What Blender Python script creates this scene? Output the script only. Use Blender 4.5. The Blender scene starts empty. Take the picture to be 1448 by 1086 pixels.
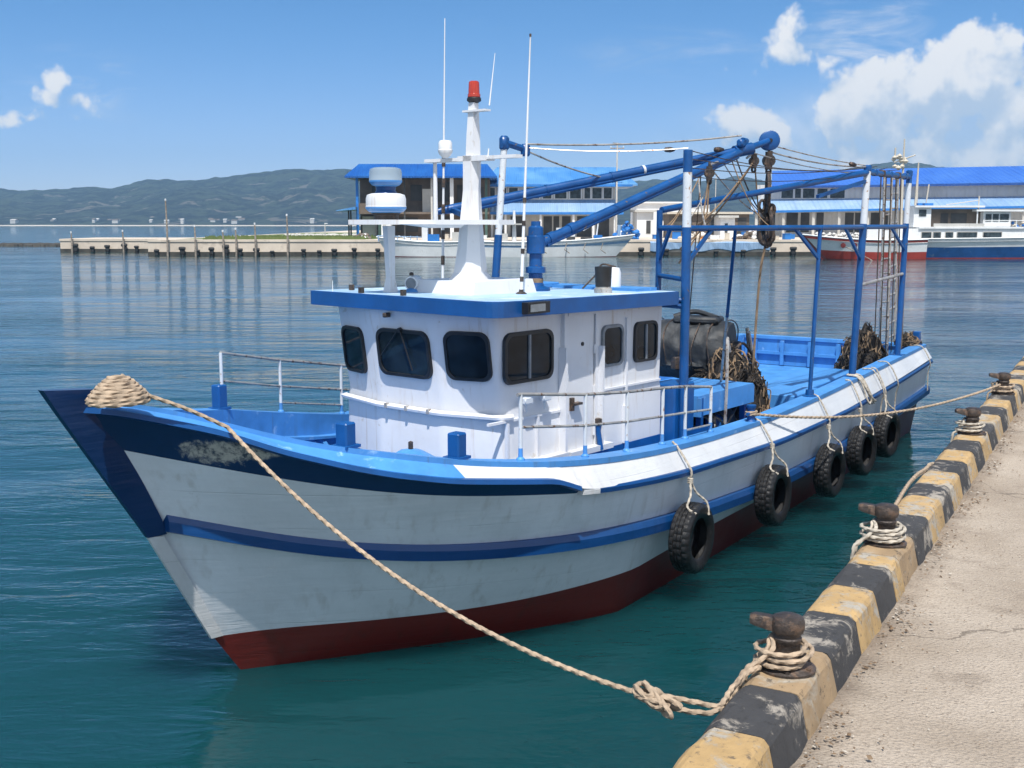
import bpy, bmesh, math, random
import numpy as np
from mathutils import Vector, Matrix, noise as mnoise
random.seed(7)
SC = bpy.context.scene
COL = SC.collection
R = math.radians

# ------------------------------------------------------------------ camera frame (real metres, water at z = 0)
CAM_H = 4.0
FPX = 1600.0
PITCH = math.atan(227.5 / 1600.0)
BO = Vector((-2.458, 9.776, 0.0))            # stem of the fishing boat at the waterline
TH = R(34.3)                                 # boat axis, aft direction, from +Y towards +X
YAW = R(5.7)                                 # the superstructure sits slightly askew on the hull
UX = Vector((math.sin(TH), math.cos(TH), 0)); VX = Vector((math.cos(TH), -math.sin(TH), 0))

def ray(x, y):
    dx = (x - 724.0) / FPX; dz = -(y - 543.0) / FPX
    return Vector((dx, math.cos(PITCH) + dz * math.sin(PITCH), -math.sin(PITCH) + dz * math.cos(PITCH)))
def at_z(x, y, z):
    r = ray(x, y); return Vector((0, 0, CAM_H)) + r * ((z - CAM_H) / r.z)
def at_y(x, y, Y):
    r = ray(x, y); return Vector((0, 0, CAM_H)) + r * (Y / r.y)
# boat local coordinates: x = metres aft of the stem, y = -(metres towards port), z up
def to_hull(w):
    d = w - BO; return Vector((d.dot(UX), -d.dot(VX), w.z))
def h_v(x, y, v):                            # measured point on the plane `v` metres to port of the centreline
    r = ray(x, y); c = Vector((0, 0, CAM_H))
    return to_hull(c + r * ((v - (c - BO).dot(VX)) / r.dot(VX)))
def h_z(x, y, z): return to_hull(at_z(x, y, z))
def Hp(u, v, z): return Vector((u, -v, z))
def S(u, v, z):
    c, s = math.cos(YAW), math.sin(YAW)
    return Vector((u * c - v * s, -(u * s + v * c), z))
def s_v(x, y, v):                            # same, on a plane of the superstructure frame
    t = TH + YAW
    Us = Vector((math.sin(t), math.cos(t), 0)); Vs = Vector((math.cos(t), -math.sin(t), 0))
    r = ray(x, y); c = Vector((0, 0, CAM_H))
    P = c + r * ((v - (c - BO).dot(Vs)) / r.dot(Vs))
    return to_hull(P)

# ------------------------------------------------------------------ materials
MATS = {}
def nd(nt, t, **kw):
    n = nt.nodes.new(t)
    for k, v in kw.items():
        if k == 'ins':
            for a, b in v.items(): n.inputs[a].default_value = b
        else: setattr(n, k, v)
    return n
def math_n(nt, op, a, b=None, c=None, clamp=False):
    n = nt.nodes.new('ShaderNodeMath'); n.operation = op; n.use_clamp = clamp
    for i, v in enumerate((a, b, c)):
        if v is None: continue
        if isinstance(v, (int, float)): n.inputs[i].default_value = v
        else: nt.links.new(v, n.inputs[i])
    return n.outputs[0]
def mixc(nt, fac, a, b):
    n = nt.nodes.new('ShaderNodeMix'); n.data_type = 'RGBA'
    for k, v in ((0, fac), (6, a), (7, b)):
        if isinstance(v, tuple): n.inputs[k].default_value = (*v[:3], 1)
        elif isinstance(v, (int, float)): n.inputs[k].default_value = v
        else: nt.links.new(v, n.inputs[k])
    return n.outputs[2]
def ramp(nt, x, lo, hi):
    n = nt.nodes.new('ShaderNodeMapRange'); n.interpolation_type = 'SMOOTHSTEP'
    n.inputs[1].default_value = lo; n.inputs[2].default_value = hi
    nt.links.new(x, n.inputs[0]); return n.outputs[0]
def new_mat(name):
    m = bpy.data.materials.new(name); m.use_nodes = True
    nt = m.node_tree; nt.nodes.clear()
    out = nt.nodes.new('ShaderNodeOutputMaterial'); p = nt.nodes.new('ShaderNodeBsdfPrincipled')
    nt.links.new(p.outputs[0], out.inputs[0])
    MATS[name] = m
    return m, nt, p
def coords(nt, kind='Object', scale=(1, 1, 1)):
    tc = nt.nodes.new('ShaderNodeTexCoord'); mp = nt.nodes.new('ShaderNodeMapping')
    mp.inputs['Scale'].default_value = scale
    nt.links.new(tc.outputs[kind], mp.inputs[0]); return mp.outputs[0]
def tex(nt, vec, scale, detail=4, rough=.55, dist=0):
    n = nt.nodes.new('ShaderNodeTexNoise'); n.inputs['Scale'].default_value = scale
    n.inputs['Detail'].default_value = detail; n.inputs['Roughness'].default_value = rough
    n.inputs['Distortion'].default_value = dist
    nt.links.new(vec, n.inputs['Vector']); return n.outputs[0]
def mat(name, col, rough=.5, var=.12, scale=3, wear=None, wear_lo=.62, wear_hi=.72, wear_scale=9, streak=None, bump=.0, bump_scale=30, metal=0, spec=.5, coat=0):
    """paint or plain surface: mottled base colour, worn patches, rust streaks that run down, fine bump"""
    m, nt, p = new_mat(name)
    v = coords(nt)
    n = tex(nt, v, scale, 5, .6)
    c = mixc(nt, ramp(nt, n, .3, .7), tuple(x * (1 - var) for x in col), tuple(min(1, x * (1 + var)) for x in col))
    if wear:
        w = tex(nt, v, wear_scale, 7, .65, .4)
        c = mixc(nt, ramp(nt, w, wear_lo, wear_hi), c, wear)
    if streak:
        sv = coords(nt, scale=(14, 14, .9))
        w = tex(nt, sv, 1.0, 5, .6)
        w2 = tex(nt, v, 1.3, 3)
        f = math_n(nt, 'MULTIPLY', ramp(nt, w, .53, .76), ramp(nt, w2, .38, .62))
        f = math_n(nt, 'MULTIPLY', f, .62)
        c = mixc(nt, f, c, streak)
    nt.links.new(c, p.inputs['Base Color'])
    r = math_n(nt, 'MULTIPLY_ADD', n, .25, rough - .12, clamp=True)
    nt.links.new(r, p.inputs['Roughness'])
    p.inputs['Metallic'].default_value = metal
    p.inputs['Specular IOR Level'].default_value = spec
    p.inputs['Coat Weight'].default_value = coat
    if bump:
        b = nt.nodes.new('ShaderNodeBump'); b.inputs['Strength'].default_value = bump; b.inputs['Distance'].default_value = .02
        nt.links.new(tex(nt, v, bump_scale, 5, .6), b.inputs['Height']); nt.links.new(b.outputs[0], p.inputs['Normal'])
    return m

RUST = (.16, .07, .03)
mat('white_paint', (.70, .71, .72), .38, .05, 2, streak=(.42, .33, .24), bump=.12, bump_scale=6)
mat('house_paint', (.66, .67, .69), .36, .04, 1.6, streak=(.40, .30, .20), wear=(.52, .49, .45), wear_lo=.64, wear_hi=.70, wear_scale=6, bump=.18, bump_scale=4)
mat('light_blue', (.060, .235, .55), .42, .12, 3, wear=(.25, .45, .74), wear_lo=.60, wear_hi=.72, wear_scale=5, streak=(.08, .15, .25), bump=.1, bump_scale=12)
mat('mid_blue', (.003, .070, .25), .4, .14, 3, wear=(.10, .26, .52), wear_lo=.66, wear_hi=.74, wear_scale=12, bump=.1, bump_scale=14)
mat('crane_blue', (.003, .064, .225), .36, .18, 4, wear=(.12, .085, .06), wear_lo=.63, wear_hi=.68, wear_scale=15, bump=.12, bump_scale=20)
mat('roof_top', (.32, .48, .64), .45, .1, 2, wear=(.66, .72, .78), wear_lo=.5, wear_hi=.7, wear_scale=3)
mat('steel', (.42, .40, .37), .42, .2, 6, wear=RUST, wear_lo=.55, wear_hi=.63, wear_scale=18, metal=.5)
mat('white_steel', (.56, .60, .64), .4, .06, 6, wear=(.30, .16, .08), wear_lo=.60, wear_hi=.66, wear_scale=14)
mat('dark_iron', (.060, .048, .042), .5, .35, 8, wear=(.13, .085, .06), wear_lo=.5, wear_hi=.62, wear_scale=12, bump=.5, bump_scale=45, metal=.35)
mat('black_rubber', (.012, .012, .013), .42, .3, 6, wear=(.045, .045, .045), wear_lo=.55, wear_hi=.7, wear_scale=8, bump=.25, bump_scale=40)
mat('black_paint', (.014, .014, .016), .4, .3, 5)
mat('tarp', (.016, .020, .025), .6, .4, 4, wear=(.05, .055, .06), wear_lo=.5, wear_hi=.7, wear_scale=5, bump=1, bump_scale=5)
mat('net', (.022, .018, .015), .85, .6, 10, wear=(.10, .07, .045), wear_lo=.55, wear_hi=.7, wear_scale=20, bump=1, bump_scale=60)
mat('blue_net', (.03, .16, .42), .8, .5, 10, wear=(.3, .3, .28), wear_lo=.6, wear_hi=.7, wear_scale=6, bump=1, bump_scale=40)
mat('rope', (.36, .275, .195), .85, .22, 12, wear=(.17, .125, .09), wear_lo=.58, wear_hi=.72, wear_scale=9, bump=.3, bump_scale=120)
mat('pale_rope', (.40, .36, .30), .85, .2, 12, wear=(.2, .17, .14), wear_lo=.58, wear_hi=.7, wear_scale=9)
mat('window_seal', (.012, .013, .015), .45, .2, 8)
mat('window_trim', (.20, .22, .24), .4, .2, 8)
mat('red_lamp', (.42, .030, .008), .2, .1, 8, coat=.6)
mat('planks', (.20, .135, .08), .75, .3, 6, bump=.4, bump_scale=25)
mat('far_concrete', (.58, .50, .41), .9, .14, .25, wear=(.36, .31, .25), wear_lo=.55, wear_hi=.75, wear_scale=.5, bump=.3, bump_scale=3)
mat('concrete', (.40, .365, .315), .9, .18, .35, wear=(.24, .21, .18), wear_lo=.5, wear_hi=.7, wear_scale=.6, streak=(.13, .11, .09), bump=.4, bump_scale=6)
mat('tide_mark', (.045, .042, .034), .8, .4, 1.2)
mat('pile_wood', (.26, .22, .18), .85, .4, 4)
mat('fender_black', (.02, .02, .02), .7, .3, 4)
mat('far_white', (.72, .73, .73), .5, .08, .5, streak=(.35, .27, .2))
mat('far_wall', (.48, .47, .44), .8, .14, .3, streak=(.25, .22, .19))
mat('far_dark', (.045, .045, .045), .6, .4, .6)
mat('far_brown', (.135, .105, .082), .8, .3, .5)
mat('far_blue', (.018, .16, .48), .5, .15, .8)
mat('far_green', (.05, .10, .085), .6, .3, .5)
mat('hull_blue', (.012, .075, .24), .45, .18, .7, wear=(.10, .16, .26), wear_lo=.6, wear_hi=.72, wear_scale=1.5)
mat('hull_red', (.36, .045, .03), .5, .2, .8)
mat('maroon', (.12, .012, .010), .45, .2, .8)
mat('sand', (.52, .47, .39), .9, .1, .02)
mat('crate_orange', (.5, .2, .05), .6, .2, 3)
mat('leaf_dead', (.13, .085, .05), .9, .5, 20)

def glass_mat(name, col, rough=.04):
    m, nt, p = new_mat(name)
    v = coords(nt)
    n = tex(nt, v, 2.2, 3)
    nt.links.new(mixc(nt, ramp(nt, n, .35, .65), col, tuple(x * 2.6 for x in col)), p.inputs['Base Color'])
    p.inputs['Roughness'].default_value = rough; p.inputs['IOR'].default_value = 1.36; p.inputs['Specular IOR Level'].default_value = .35
    b = nt.nodes.new('ShaderNodeBump'); b.inputs['Strength'].default_value = .05; b.inputs['Distance'].default_value = .02
    nt.links.new(tex(nt, v, 3, 2), b.inputs['Height']); nt.links.new(b.outputs[0], p.inputs['Normal'])
glass_mat('dark_glass', (.006, .011, .016))
glass_mat('far_glass', (.02, .028, .032), .1)
def clear_dome(name):
    m, nt, p = new_mat(name)
    p.inputs['Base Color'].default_value = (.33, .42, .5, 1); p.inputs['Roughness'].default_value = .12
    p.inputs['Transmission Weight'].default_value = .25
clear_dome('smoked_plastic')

def corrugated(name, col, freq, axis=0, rough=.45, fade=(.3, .5, .7)):
    m, nt, p = new_mat(name)
    v = coords(nt); sep = nt.nodes.new('ShaderNodeSeparateXYZ'); nt.links.new(v, sep.inputs[0])
    n = tex(nt, v, .25, 4)
    c = mixc(nt, ramp(nt, n, .35, .75), col, fade)
    sv = coords(nt, scale=(1.6, .12, .12)); s = tex(nt, sv, 1.2, 4)
    c = mixc(nt, math_n(nt, 'MULTIPLY', ramp(nt, s, .5, .75), .35), c, tuple(x * .55 for x in col))
    nt.links.new(c, p.inputs['Base Color']); p.inputs['Roughness'].default_value = rough
    w = math_n(nt, 'SINE', math_n(nt, 'MULTIPLY', sep.outputs[axis], freq))
    b = nt.nodes.new('ShaderNodeBump'); b.inputs['Strength'].default_value = .7; b.inputs['Distance'].default_value = .06
    nt.links.new(w, b.inputs['Height']); nt.links.new(b.outputs[0], p.inputs['Normal'])
corrugated('roof_deep_blue', (.008, .085, .34), 16, fade=(.015, .12, .40))
corrugated('roof_long_blue', (.035, .13, .47), 10, fade=(.05, .16, .50))
corrugated('roof_sky_blue', (.05, .20, .48), 10, fade=(.12, .30, .56))
corrugated('roof_pale_blue', (.20, .33, .52), 10, fade=(.30, .42, .57))
corrugated('wall_sheet', (.56, .56, .55), 9, fade=(.48, .47, .45))

# hull paints: seams, scuffs, worn patch
def hull_mat(name, col, red=False, patch=False, rough=.36, seams=.16):
    m, nt, p = new_mat(name)
    v = coords(nt)
    n1 = tex(nt, v, .9, 5, .6)
    c = mixc(nt, ramp(nt, n1, .3, .7), tuple(x * .90 for x in col), tuple(min(1, x * 1.06) for x in col))
    sv = coords(nt, scale=(9, 9, .7)); s = tex(nt, sv, 1.0, 5)
    w2 = tex(nt, v, .8, 3)
    f = math_n(nt, 'MULTIPLY', ramp(nt, s, .50, .74), ramp(nt, w2, .36, .62))
    stain = (.30, .26, .21) if not red else (.05, .03, .02)
    if patch or col[2] > 2 * col[0]: stain = tuple(x * .5 for x in col)
    c = mixc(nt, math_n(nt, 'MULTIPLY', f, .30), c, stain)
    ch = math_n(nt, 'ADD', math_n(nt, 'MULTIPLY', tex(nt, v, 30, 6, .75), .75), math_n(nt, 'MULTIPLY', tex(nt, v, 1.7, 3), .25))
    c = mixc(nt, ramp(nt, ch, .665, .69), c, (.20, .17, .15) if not red else (.20, .08, .05))
    if patch:                                             # scraped patch on the port bow
        d = nt.nodes.new('ShaderNodeVectorMath'); d.operation = 'SUBTRACT'; d.inputs[1].default_value = patch
        nt.links.new(coords(nt), d.inputs[0])
        sc = nt.nodes.new('ShaderNodeVectorMath'); sc.operation = 'MULTIPLY'; sc.inputs[1].default_value = (1.9, 1.9, 7.5)
        nt.links.new(d.outputs[0], sc.inputs[0])
        ln = nt.nodes.new('ShaderNodeVectorMath'); ln.operation = 'LENGTH'; nt.links.new(sc.outputs[0], ln.inputs[0])
        pn = tex(nt, v, 8, 7, .7, .6)
        g = math_n(nt, 'SUBTRACT', math_n(nt, 'ADD', math_n(nt, 'MULTIPLY', pn, 1.5), .22), ln.outputs[1])
        pc = mixc(nt, ramp(nt, tex(nt, v, 11, 7, .75), .36, .58), (.03, .045, .08), (.50, .47, .42))
        c = mixc(nt, ramp(nt, g, .05, .38), c, pc)
    nt.links.new(c, p.inputs['Base Color'])
    nt.links.new(math_n(nt, 'MULTIPLY_ADD', n1, .3, rough - .15), p.inputs['Roughness'])
    sep = nt.nodes.new('ShaderNodeSeparateXYZ'); nt.links.new(v, sep.inputs[0])
    # faint plank seams and welding ripples
    sm = math_n(nt, 'ABSOLUTE', math_n(nt, 'SUBTRACT', math_n(nt, 'FRACT', math_n(nt, 'MULTIPLY', math_n(nt, 'ADD', sep.outputs[2], math_n(nt, 'MULTIPLY', math_n(nt, 'POWER', math_n(nt, 'ABSOLUTE', math_n(nt, 'SUBTRACT', sep.outputs[0], 7.0)), 2.0), -.0065)), 3.1)), .5))
    seam = math_n(nt, 'MULTIPLY', ramp(nt, sm, .022, .006), ramp(nt, tex(nt, v, 1.1, 3), .42, .62))
    c2 = mixc(nt, math_n(nt, 'MULTIPLY', seam, seams), c, tuple(x * .35 for x in col)); nt.links.new(c2, p.inputs['Base Color'])
    h = math_n(nt, 'ADD', math_n(nt, 'MULTIPLY', seam, -2.2 * seams), math_n(nt, 'MULTIPLY', tex(nt, v, 3.2, 4), .6)); h = math_n(nt, 'ADD', h, math_n(nt, 'MULTIPLY', tex(nt, coords(nt, scale=(.5, .5, 5)), 2.5, 3), .5))
    b = nt.nodes.new('ShaderNodeBump'); b.inputs['Strength'].default_value = .22; b.inputs['Distance'].default_value = .05
    nt.links.new(h, b.inputs['Height']); nt.links.new(b.outputs[0], p.inputs['Normal'])
    p.inputs['Coat Weight'].default_value = .15
    return m
hull_mat('hull_white', (.74, .77, .81))
hull_mat('strake_white', (.60, .61, .62))
hull_mat('boot_red', (.165, .016, .012), red=True, rough=.42)
hull_mat('navy', (.0035, .028, .105), patch=(-.62, -.72, 2.22), rough=.34, seams=0)
hull_mat('rail_blue', (.004, .050, .18), rough=.36, seams=0)

# ------------------------------------------------------------------ mesh building
class MB:
    def __init__(self): self.v = []; self.f = []; self.mi = []; self.sm = []
    def add(self, vs, fs, mi=0, smooth=False):
        o = len(self.v); self.v += [tuple(x) for x in vs]
        for f in fs: self.f.append([i + o for i in f]); self.mi.append(mi); self.sm.append(smooth)
        return self
    def hexa(self, p, mi=0):       # 8 points: bottom loop 0-3, top loop 4-7
        return self.add(p, [(3, 2, 1, 0), (4, 5, 6, 7), (0, 1, 5, 4), (1, 2, 6, 5), (2, 3, 7, 6), (3, 0, 4, 7)], mi)
    def box(self, c, s, rz=0, mi=0, bev=0):
        a, b, h = s[0] / 2, s[1] / 2, s[2] / 2
        ca, sa = math.cos(rz), math.sin(rz)
        def T(x, y, z): return (c[0] + x * ca - y * sa, c[1] + x * sa + y * ca, c[2] + z)
        if not bev:
            return self.hexa([T(-a, -b, -h), T(a, -b, -h), T(a, b, -h), T(-a, b, -h), T(-a, -b, h), T(a, -b, h), T(a, b, h), T(-a, b, h)], mi)
        e = bev
        lp = lambda z, k: [T(x, y, z) for x, y in ((-a + k, -b), (a - k, -b), (a, -b + k), (a, b - k), (a - k, b), (-a + k, b), (-a, b - k), (-a, -b + k))]
        ins = lambda z: [T(x, y, z) for x, y in ((-a + e + .001, -b + e), (a - e - .001, -b + e), (a - e, -b + e + .001), (a - e, b - e - .001), (a - e - .001, b - e), (-a + e + .001, b - e), (-a + e, b - e - .001), (-a + e, -b + e + .001))]
        return self.loft([ins(-h), lp(-h + e, e), lp(h - e, e), ins(h)], mi=mi)
    def loft(self, loops, mi=0, closed=True, caps=True, smooth=False):
        n = len(loops[0]); o = len(self.v)
        for l in loops: self.v += [tuple(p) for p in l]
        rng = n if closed else n - 1
        for k in range(len(loops) - 1):
            for i in range(rng):
                j = (i + 1) % n
                self.f.append([o + k * n + i, o + k * n + j, o + (k + 1) * n + j, o + (k + 1) * n + i]); self.mi.append(mi); self.sm.append(smooth)
        if caps and closed:
            self.f.append([o + i for i in range(n)][::-1]); self.mi.append(mi); self.sm.append(False)
            self.f.append([o + (len(loops) - 1) * n + i for i in range(n)]); self.mi.append(mi); self.sm.append(False)
        return self
    def tube(self, pts, r, n=10, mi=0, lobes=0, pitch=.1, caps=True, closed=False):
        pts = [Vector(p) for p in pts]; m = len(pts)
        rs = r if isinstance(r, (list, tuple)) else [r] * m
        up = None; loops = []; dist = 0
        for i, p in enumerate(pts):
            if closed: t = (pts[(i + 1) % m] - pts[i - 1])
            else: t = (pts[min(i + 1, m - 1)] - pts[max(i - 1, 0)])
            t.normalize()
            if up is None:
                up = Vector((0, 0, 1)) if abs(t.z) < .9 else Vector((1, 0, 0))
            a = t.cross(up)
            if a.length < 1e-6: a = t.orthogonal()
            a.normalize(); b = a.cross(t); up = b
            if i: dist += (p - pts[i - 1]).length
            lp = []
            for k in range(n):
                th = 2 * math.pi * k / n
                rr = rs[i]
                if lobes: rr *= 1 + .17 * math.cos(lobes * th - 2 * math.pi * dist / pitch)
                lp.append(p + a * (math.cos(th) * rr) + b * (math.sin(th) * rr))
            loops.append(lp)
        if closed: loops.append(loops[0])
        return self.loft(loops, mi, True, caps and not closed, True)
    def lathe(self, c, prof, n=20, axis=(0, 0, 1), mi=0):
        ax = Vector(axis).normalized(); a = ax.orthogonal().normalized(); b = ax.cross(a); c = Vector(c)
        loops = [[c + ax * z + a * (math.cos(2 * math.pi * k / n) * r) + b * (math.sin(2 * math.pi * k / n) * r) for k in range(n)] for r, z in prof]
        return self.loft(loops, mi, True, True, True)
    def prism(self, poly, d, mi=0):
        d = Vector(d); return self.loft([[Vector(p) for p in poly], [Vector(p) + d for p in poly]], mi)
    def bar(self, a, b, w, h, mi=0):
        a = Vector(a); b = Vector(b); t = (b - a).normalized(); up = Vector((0, 0, 1)) if abs(t.z) < .95 else Vector((1, 0, 0))
        s = t.cross(up).normalized() * (w / 2); q = s.cross(t).normalized() * (h / 2)
        return self.loft([[a - s - q, a + s - q, a + s + q, a - s + q], [b - s - q, b + s - q, b + s + q, b - s + q]], mi)
    def build(self, name, m, parent=None, angle=38, loc=None):
        me = bpy.data.meshes.new(name); me.from_pydata(self.v, [], self.f)
        for k in (m if isinstance(m, (list, tuple)) else [m]): me.materials.append(MATS[k])
        me.polygons.foreach_set('material_index', self.mi); me.polygons.foreach_set('use_smooth', self.sm)
        bm = bmesh.new(); bm.from_mesh(me); bmesh.ops.recalc_face_normals(bm, faces=bm.faces); bm.to_mesh(me); bm.free()
        if any(self.sm): me.set_sharp_from_angle(angle=R(angle))
        o = bpy.data.objects.new(name, me); COL.objects.link(o)
        if parent: o.parent = parent
        if loc is not None: o.location = loc
        return o
def tag(o, label=None, cat=None, group=None, kind=None):
    if label: o['label'] = label
    if cat: o['category'] = cat
    if group: o['group'] = group
    if kind: o['kind'] = kind
    return o
def empty(name, loc=(0, 0, 0), rz=0):
    o = bpy.data.objects.new(name, None); COL.objects.link(o); o.location = loc; o.rotation_euler = (0, 0, rz); o.empty_display_size = .3
    return o
def copy_tree(o, parent=None):
    c = o.copy(); COL.objects.link(c); c.parent = parent
    for ch in list(o.children): copy_tree(ch, c)
    return c
def curve(pts, n=24):                   # Catmull-Rom through points
    P = [Vector(p) for p in pts]; P = [P[0] * 2 - P[1]] + P + [P[-1] * 2 - P[-2]]; out = []
    for i in range(1, len(P) - 2):
        for k in range(n):
            t = k / n; a, b, c, d = P[i - 1:i + 3]
            out.append(.5 * ((2 * b) + (c - a) * t + (2 * a - 5 * b + 4 * c - d) * t * t + (3 * b - a - 3 * c + d) * t ** 3))
    out.append(P[-2]); return out
def sag(a, b, s, n=60):
    a = Vector(a); b = Vector(b)
    return [a.lerp(b, i / n) - Vector((0, 0, s * 4 * (i / n) * (1 - i / n))) for i in range(n + 1)]
def resample(pts, step):
    pts = [Vector(p) for p in pts]; out = [pts[0]]; acc = 0
    for a, b in zip(pts, pts[1:]):
        L = (b - a).length; d = step - acc
        while d <= L: out.append(a.lerp(b, d / L)); d += step
        acc = (acc + L) % step
    return out

# ================================================================== THE FISHING BOAT
boat = empty('fishing_boat', BO, R(90) - TH)
tag(boat, 'blue and white wooden fishing boat moored bow first along the quay, nearest and largest vessel', 'fishing boat')

def bshape(u, u0, um, B, n, L, bs):
    t = np.clip((u - u0) / (um - u0), 0, 1); s = np.clip((u - um) / (L - um), 0, 1)
    return B * (1 - (1 - t) ** n) - (B - bs) * s ** 2
LB = 15.66
ROWS = {
 'cap': (-1.55, LB, lambda u: np.maximum(bshape(u, -1.30, 4.03, 2.353, 2.73, LB, 1.9), .10 * np.clip((u + 1.55) / .30, 0, 1)), [(-1.42,2.634),(-1.25,2.606),(-1.09,2.575),(-.74,2.441),(-.34,2.257),(.10,2.136),(.62,2.026),(.91,1.956),(1.69,1.841),(2.53,1.755),(3.57,1.675),(4.77,1.612),(6.48,1.57),(8.37,1.585),(10.66,1.63),(12.72,1.657),(15.66,1.669)]),
 'knu': (-1.56, LB + .02, lambda u: np.maximum(bshape(u, -1.45, 4.03, 2.353, 2.73, LB, 1.9) + .14 * np.clip((u + 1.45) / .6, 0, 1), .13 * np.clip((u + 1.56) / .28, 0, 1)), [(-1.44,2.588),(-1.33,2.571),(-1.2,2.531),(-.83,2.4),(-.48,2.22),(-.03,2.05),(.26,1.963),(.70,1.863),(1.75,1.714),(2.13,1.560),(3.78,1.435),(6.62,1.318),(9.62,1.315),(LB,1.44)]),
 'bl': (-1.22, LB + .04, lambda u: bshape(u, -1.22, 4.03, 2.39, 2.6, LB, 1.92) + .06 * np.clip((u + 1.22) / .6, 0, 1), [(-1.2,2.234),(-.74,2.077),(-.34,1.948),(.1,1.827),(.4,1.76),(.83,1.684),(1.63,1.583),(2.23,1.505),(3.87,1.382),(6.74,1.262),(9.8,1.25),(LB,1.345)]),
 'r2': (-.88, LB - .06, lambda u: bshape(u, -.82, 3.95, 2.36, 2.2, LB, 1.94), [(-.87,1.575),(-.52,1.46),(-.1,1.315),(.35,1.208),(.87,1.124),(1.46,1.065),(2.19,1.01),(3.19,.95),(3.91,.896),(4.65,.838),(6.29,.745),(7.26,.715),(8.57,.703),(10.19,.72),(12.79,.767),(LB,.81)]),
 'boot': (-.29, LB - .07, lambda u: bshape(u, -.27, 3.5, 2.19, 1.5, LB, 1.82), [(-.31,.392),(-.14,.412),(.05,.425),(.79,.40),(1.46,.385),(2.09,.395),(2.52,.415),(3.03,.437),(4.19,.468),(5.37,.485),(8.04,.475),(9.11,.468),(10.75,.482),(LB,.545)]),
 'wl': (.0, LB - .1, lambda u: bshape(u, .0, 3.3, 2.07, 1.2, LB, 1.73), [(0, 0), (LB, 0)]),
 'bilge': (.26, LB - .2, lambda u: bshape(u, .26, 4.2, 1.62, 1.3, LB, 1.2), [(0, -.42), (LB, -.4)]),
 'keel': (.44, LB - .3, lambda u: 0.02 + 0 * u, [(0, -.72), (LB, -.75)]),
}
GU = np.linspace(-2, 16.2, 1821)
def smooth_tab(tab, sg):
    x, y = zip(*tab); g = np.interp(GU, x, y)
    s0 = (y[1] - y[0]) / (x[1] - x[0]); g = np.where(GU < x[0], y[0] + s0 * (GU - x[0]), g)
    k = np.exp(-.5 * (np.arange(-150, 151) * .01 / sg) ** 2); k /= k.sum()
    gp = np.concatenate([g[0] + (g[1] - g[0]) * np.arange(-150, 0), g, g[-1] + (g[-1] - g[-2]) * np.arange(1, 151)])
    return np.convolve(gp, k, 'valid')
ZT = {k: smooth_tab(r[3], .07 if k == 'knu' else .22) for k, r in ROWS.items()}
def zr(k, u): return float(np.interp(u, GU, ZT[k]))
def br(k, u): return float(max(0.0, ROWS[k][2](np.float64(u))))
def b_at(u, z):                                         # half breadth of the hull at height z
    ks = ['cap', 'knu', 'bl', 'r2', 'boot', 'wl', 'bilge']
    zs = [zr(k, u) for k in ks]; bs = [br(k, u) if u > ROWS[k][0] else 0 for k in ks]
    return float(np.interp(z, zs[::-1], bs[::-1]))
NS = 96
TS = np.linspace(0, 1, NS) ** 1.35
def row_pts(k, side=1, off=0, dz=0, u_from=None, u_to=None, ts=TS):
    u0, u1 = ROWS[k][0], ROWS[k][1]
    if u_from is not None: u0 = u_from
    if u_to is not None: u1 = u_to
    out = []
    for t in ts:
        u = u0 + (u1 - u0) * t
        out.append(Hp(u, side * (br(k, u) + off), zr(k, u) + dz))
    return out
hb = MB()
order = ['cap', 'knu', 'bl', 'r2', 'boot', 'wl', 'bilge', 'keel']
HM = ['light_blue', 'strake_white', 'navy', 'hull_white', 'boot_red']
for side in (1, -1):
    g = {k: row_pts(k, side) for k in order}
    for a, b in zip(order, order[1:]):
        for i in range(NS - 1):
            u = (g[a][i].x + g[a][i + 1].x) / 2
            if a == 'cap': mi = 0 if u < .87 else 1
            elif a == 'knu': mi = 2 if u < 2.05 else 1
            elif a in ('bl', 'r2'): mi = 3
            else: mi = 4
            hb.add([g[a][i], g[a][i + 1], g[b][i + 1], g[b][i]], [(0, 1, 2, 3)], mi, True)
gp = [row_pts(k, 1)[-1] for k in order]; gs = [row_pts(k, -1)[-1] for k in order]
for i in range(len(order) - 1):
    hb.add([gp[i], gs[i], gs[i + 1], gp[i + 1]], [(0, 1, 2, 3)], [1, 1, 3, 3, 4, 4, 4][i])
hull = hb.build('hull', HM, boat, 16)
bm = bmesh.new(); bm.from_mesh(hull.data); bmesh.ops.remove_doubles(bm, verts=bm.verts, dist=.0004); bmesh.ops.recalc_face_normals(bm, faces=bm.faces); bm.to_mesh(hull.data); bm.free(); hull.data.set_sharp_from_angle(angle=R(16))

# stem post
mb = MB(); loops = []
for z, ul, ut, w0, w1 in ((2.775, -1.82, -1.40, .035, .075), (2.60, -1.71, -1.40, .03, .07), (2.23, -1.465, -1.165, .026, .065), (1.90, -1.245, -.985, .024, .06), (1.58, -1.03, -.825, .022, .055), (1.45, -.945, -.78, .02, .05)):
    um = (ul + ut) / 2; dz = -.035 if z > 2.7 else 0
    loops.append([Hp(ul, w0, z), Hp(um, (w0 + w1) * .56, z + dz / 2), Hp(ut, w1, z + dz), Hp(ut, -w1, z + dz), Hp(um, -(w0 + w1) * .56, z + dz / 2), Hp(ul, -w0, z)])
mb.loft(loops, smooth=True).build('stem_post', 'navy', boat, 30)
mb = MB()                                               # white forefoot bar below it
pr = [(-.93, 1.45), (-.27, .40)]
mb.loft([[Hp(-.945, .014, 1.455), Hp(-.945, -.014, 1.455), Hp(-.81, -.045, 1.44), Hp(-.81, .045, 1.44)], [Hp(-.325, .014, .395), Hp(-.325, -.014, .395), Hp(-.225, -.05, .40), Hp(-.225, .05, .40)]]).build('forefoot', 'strake_white', boat)
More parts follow.
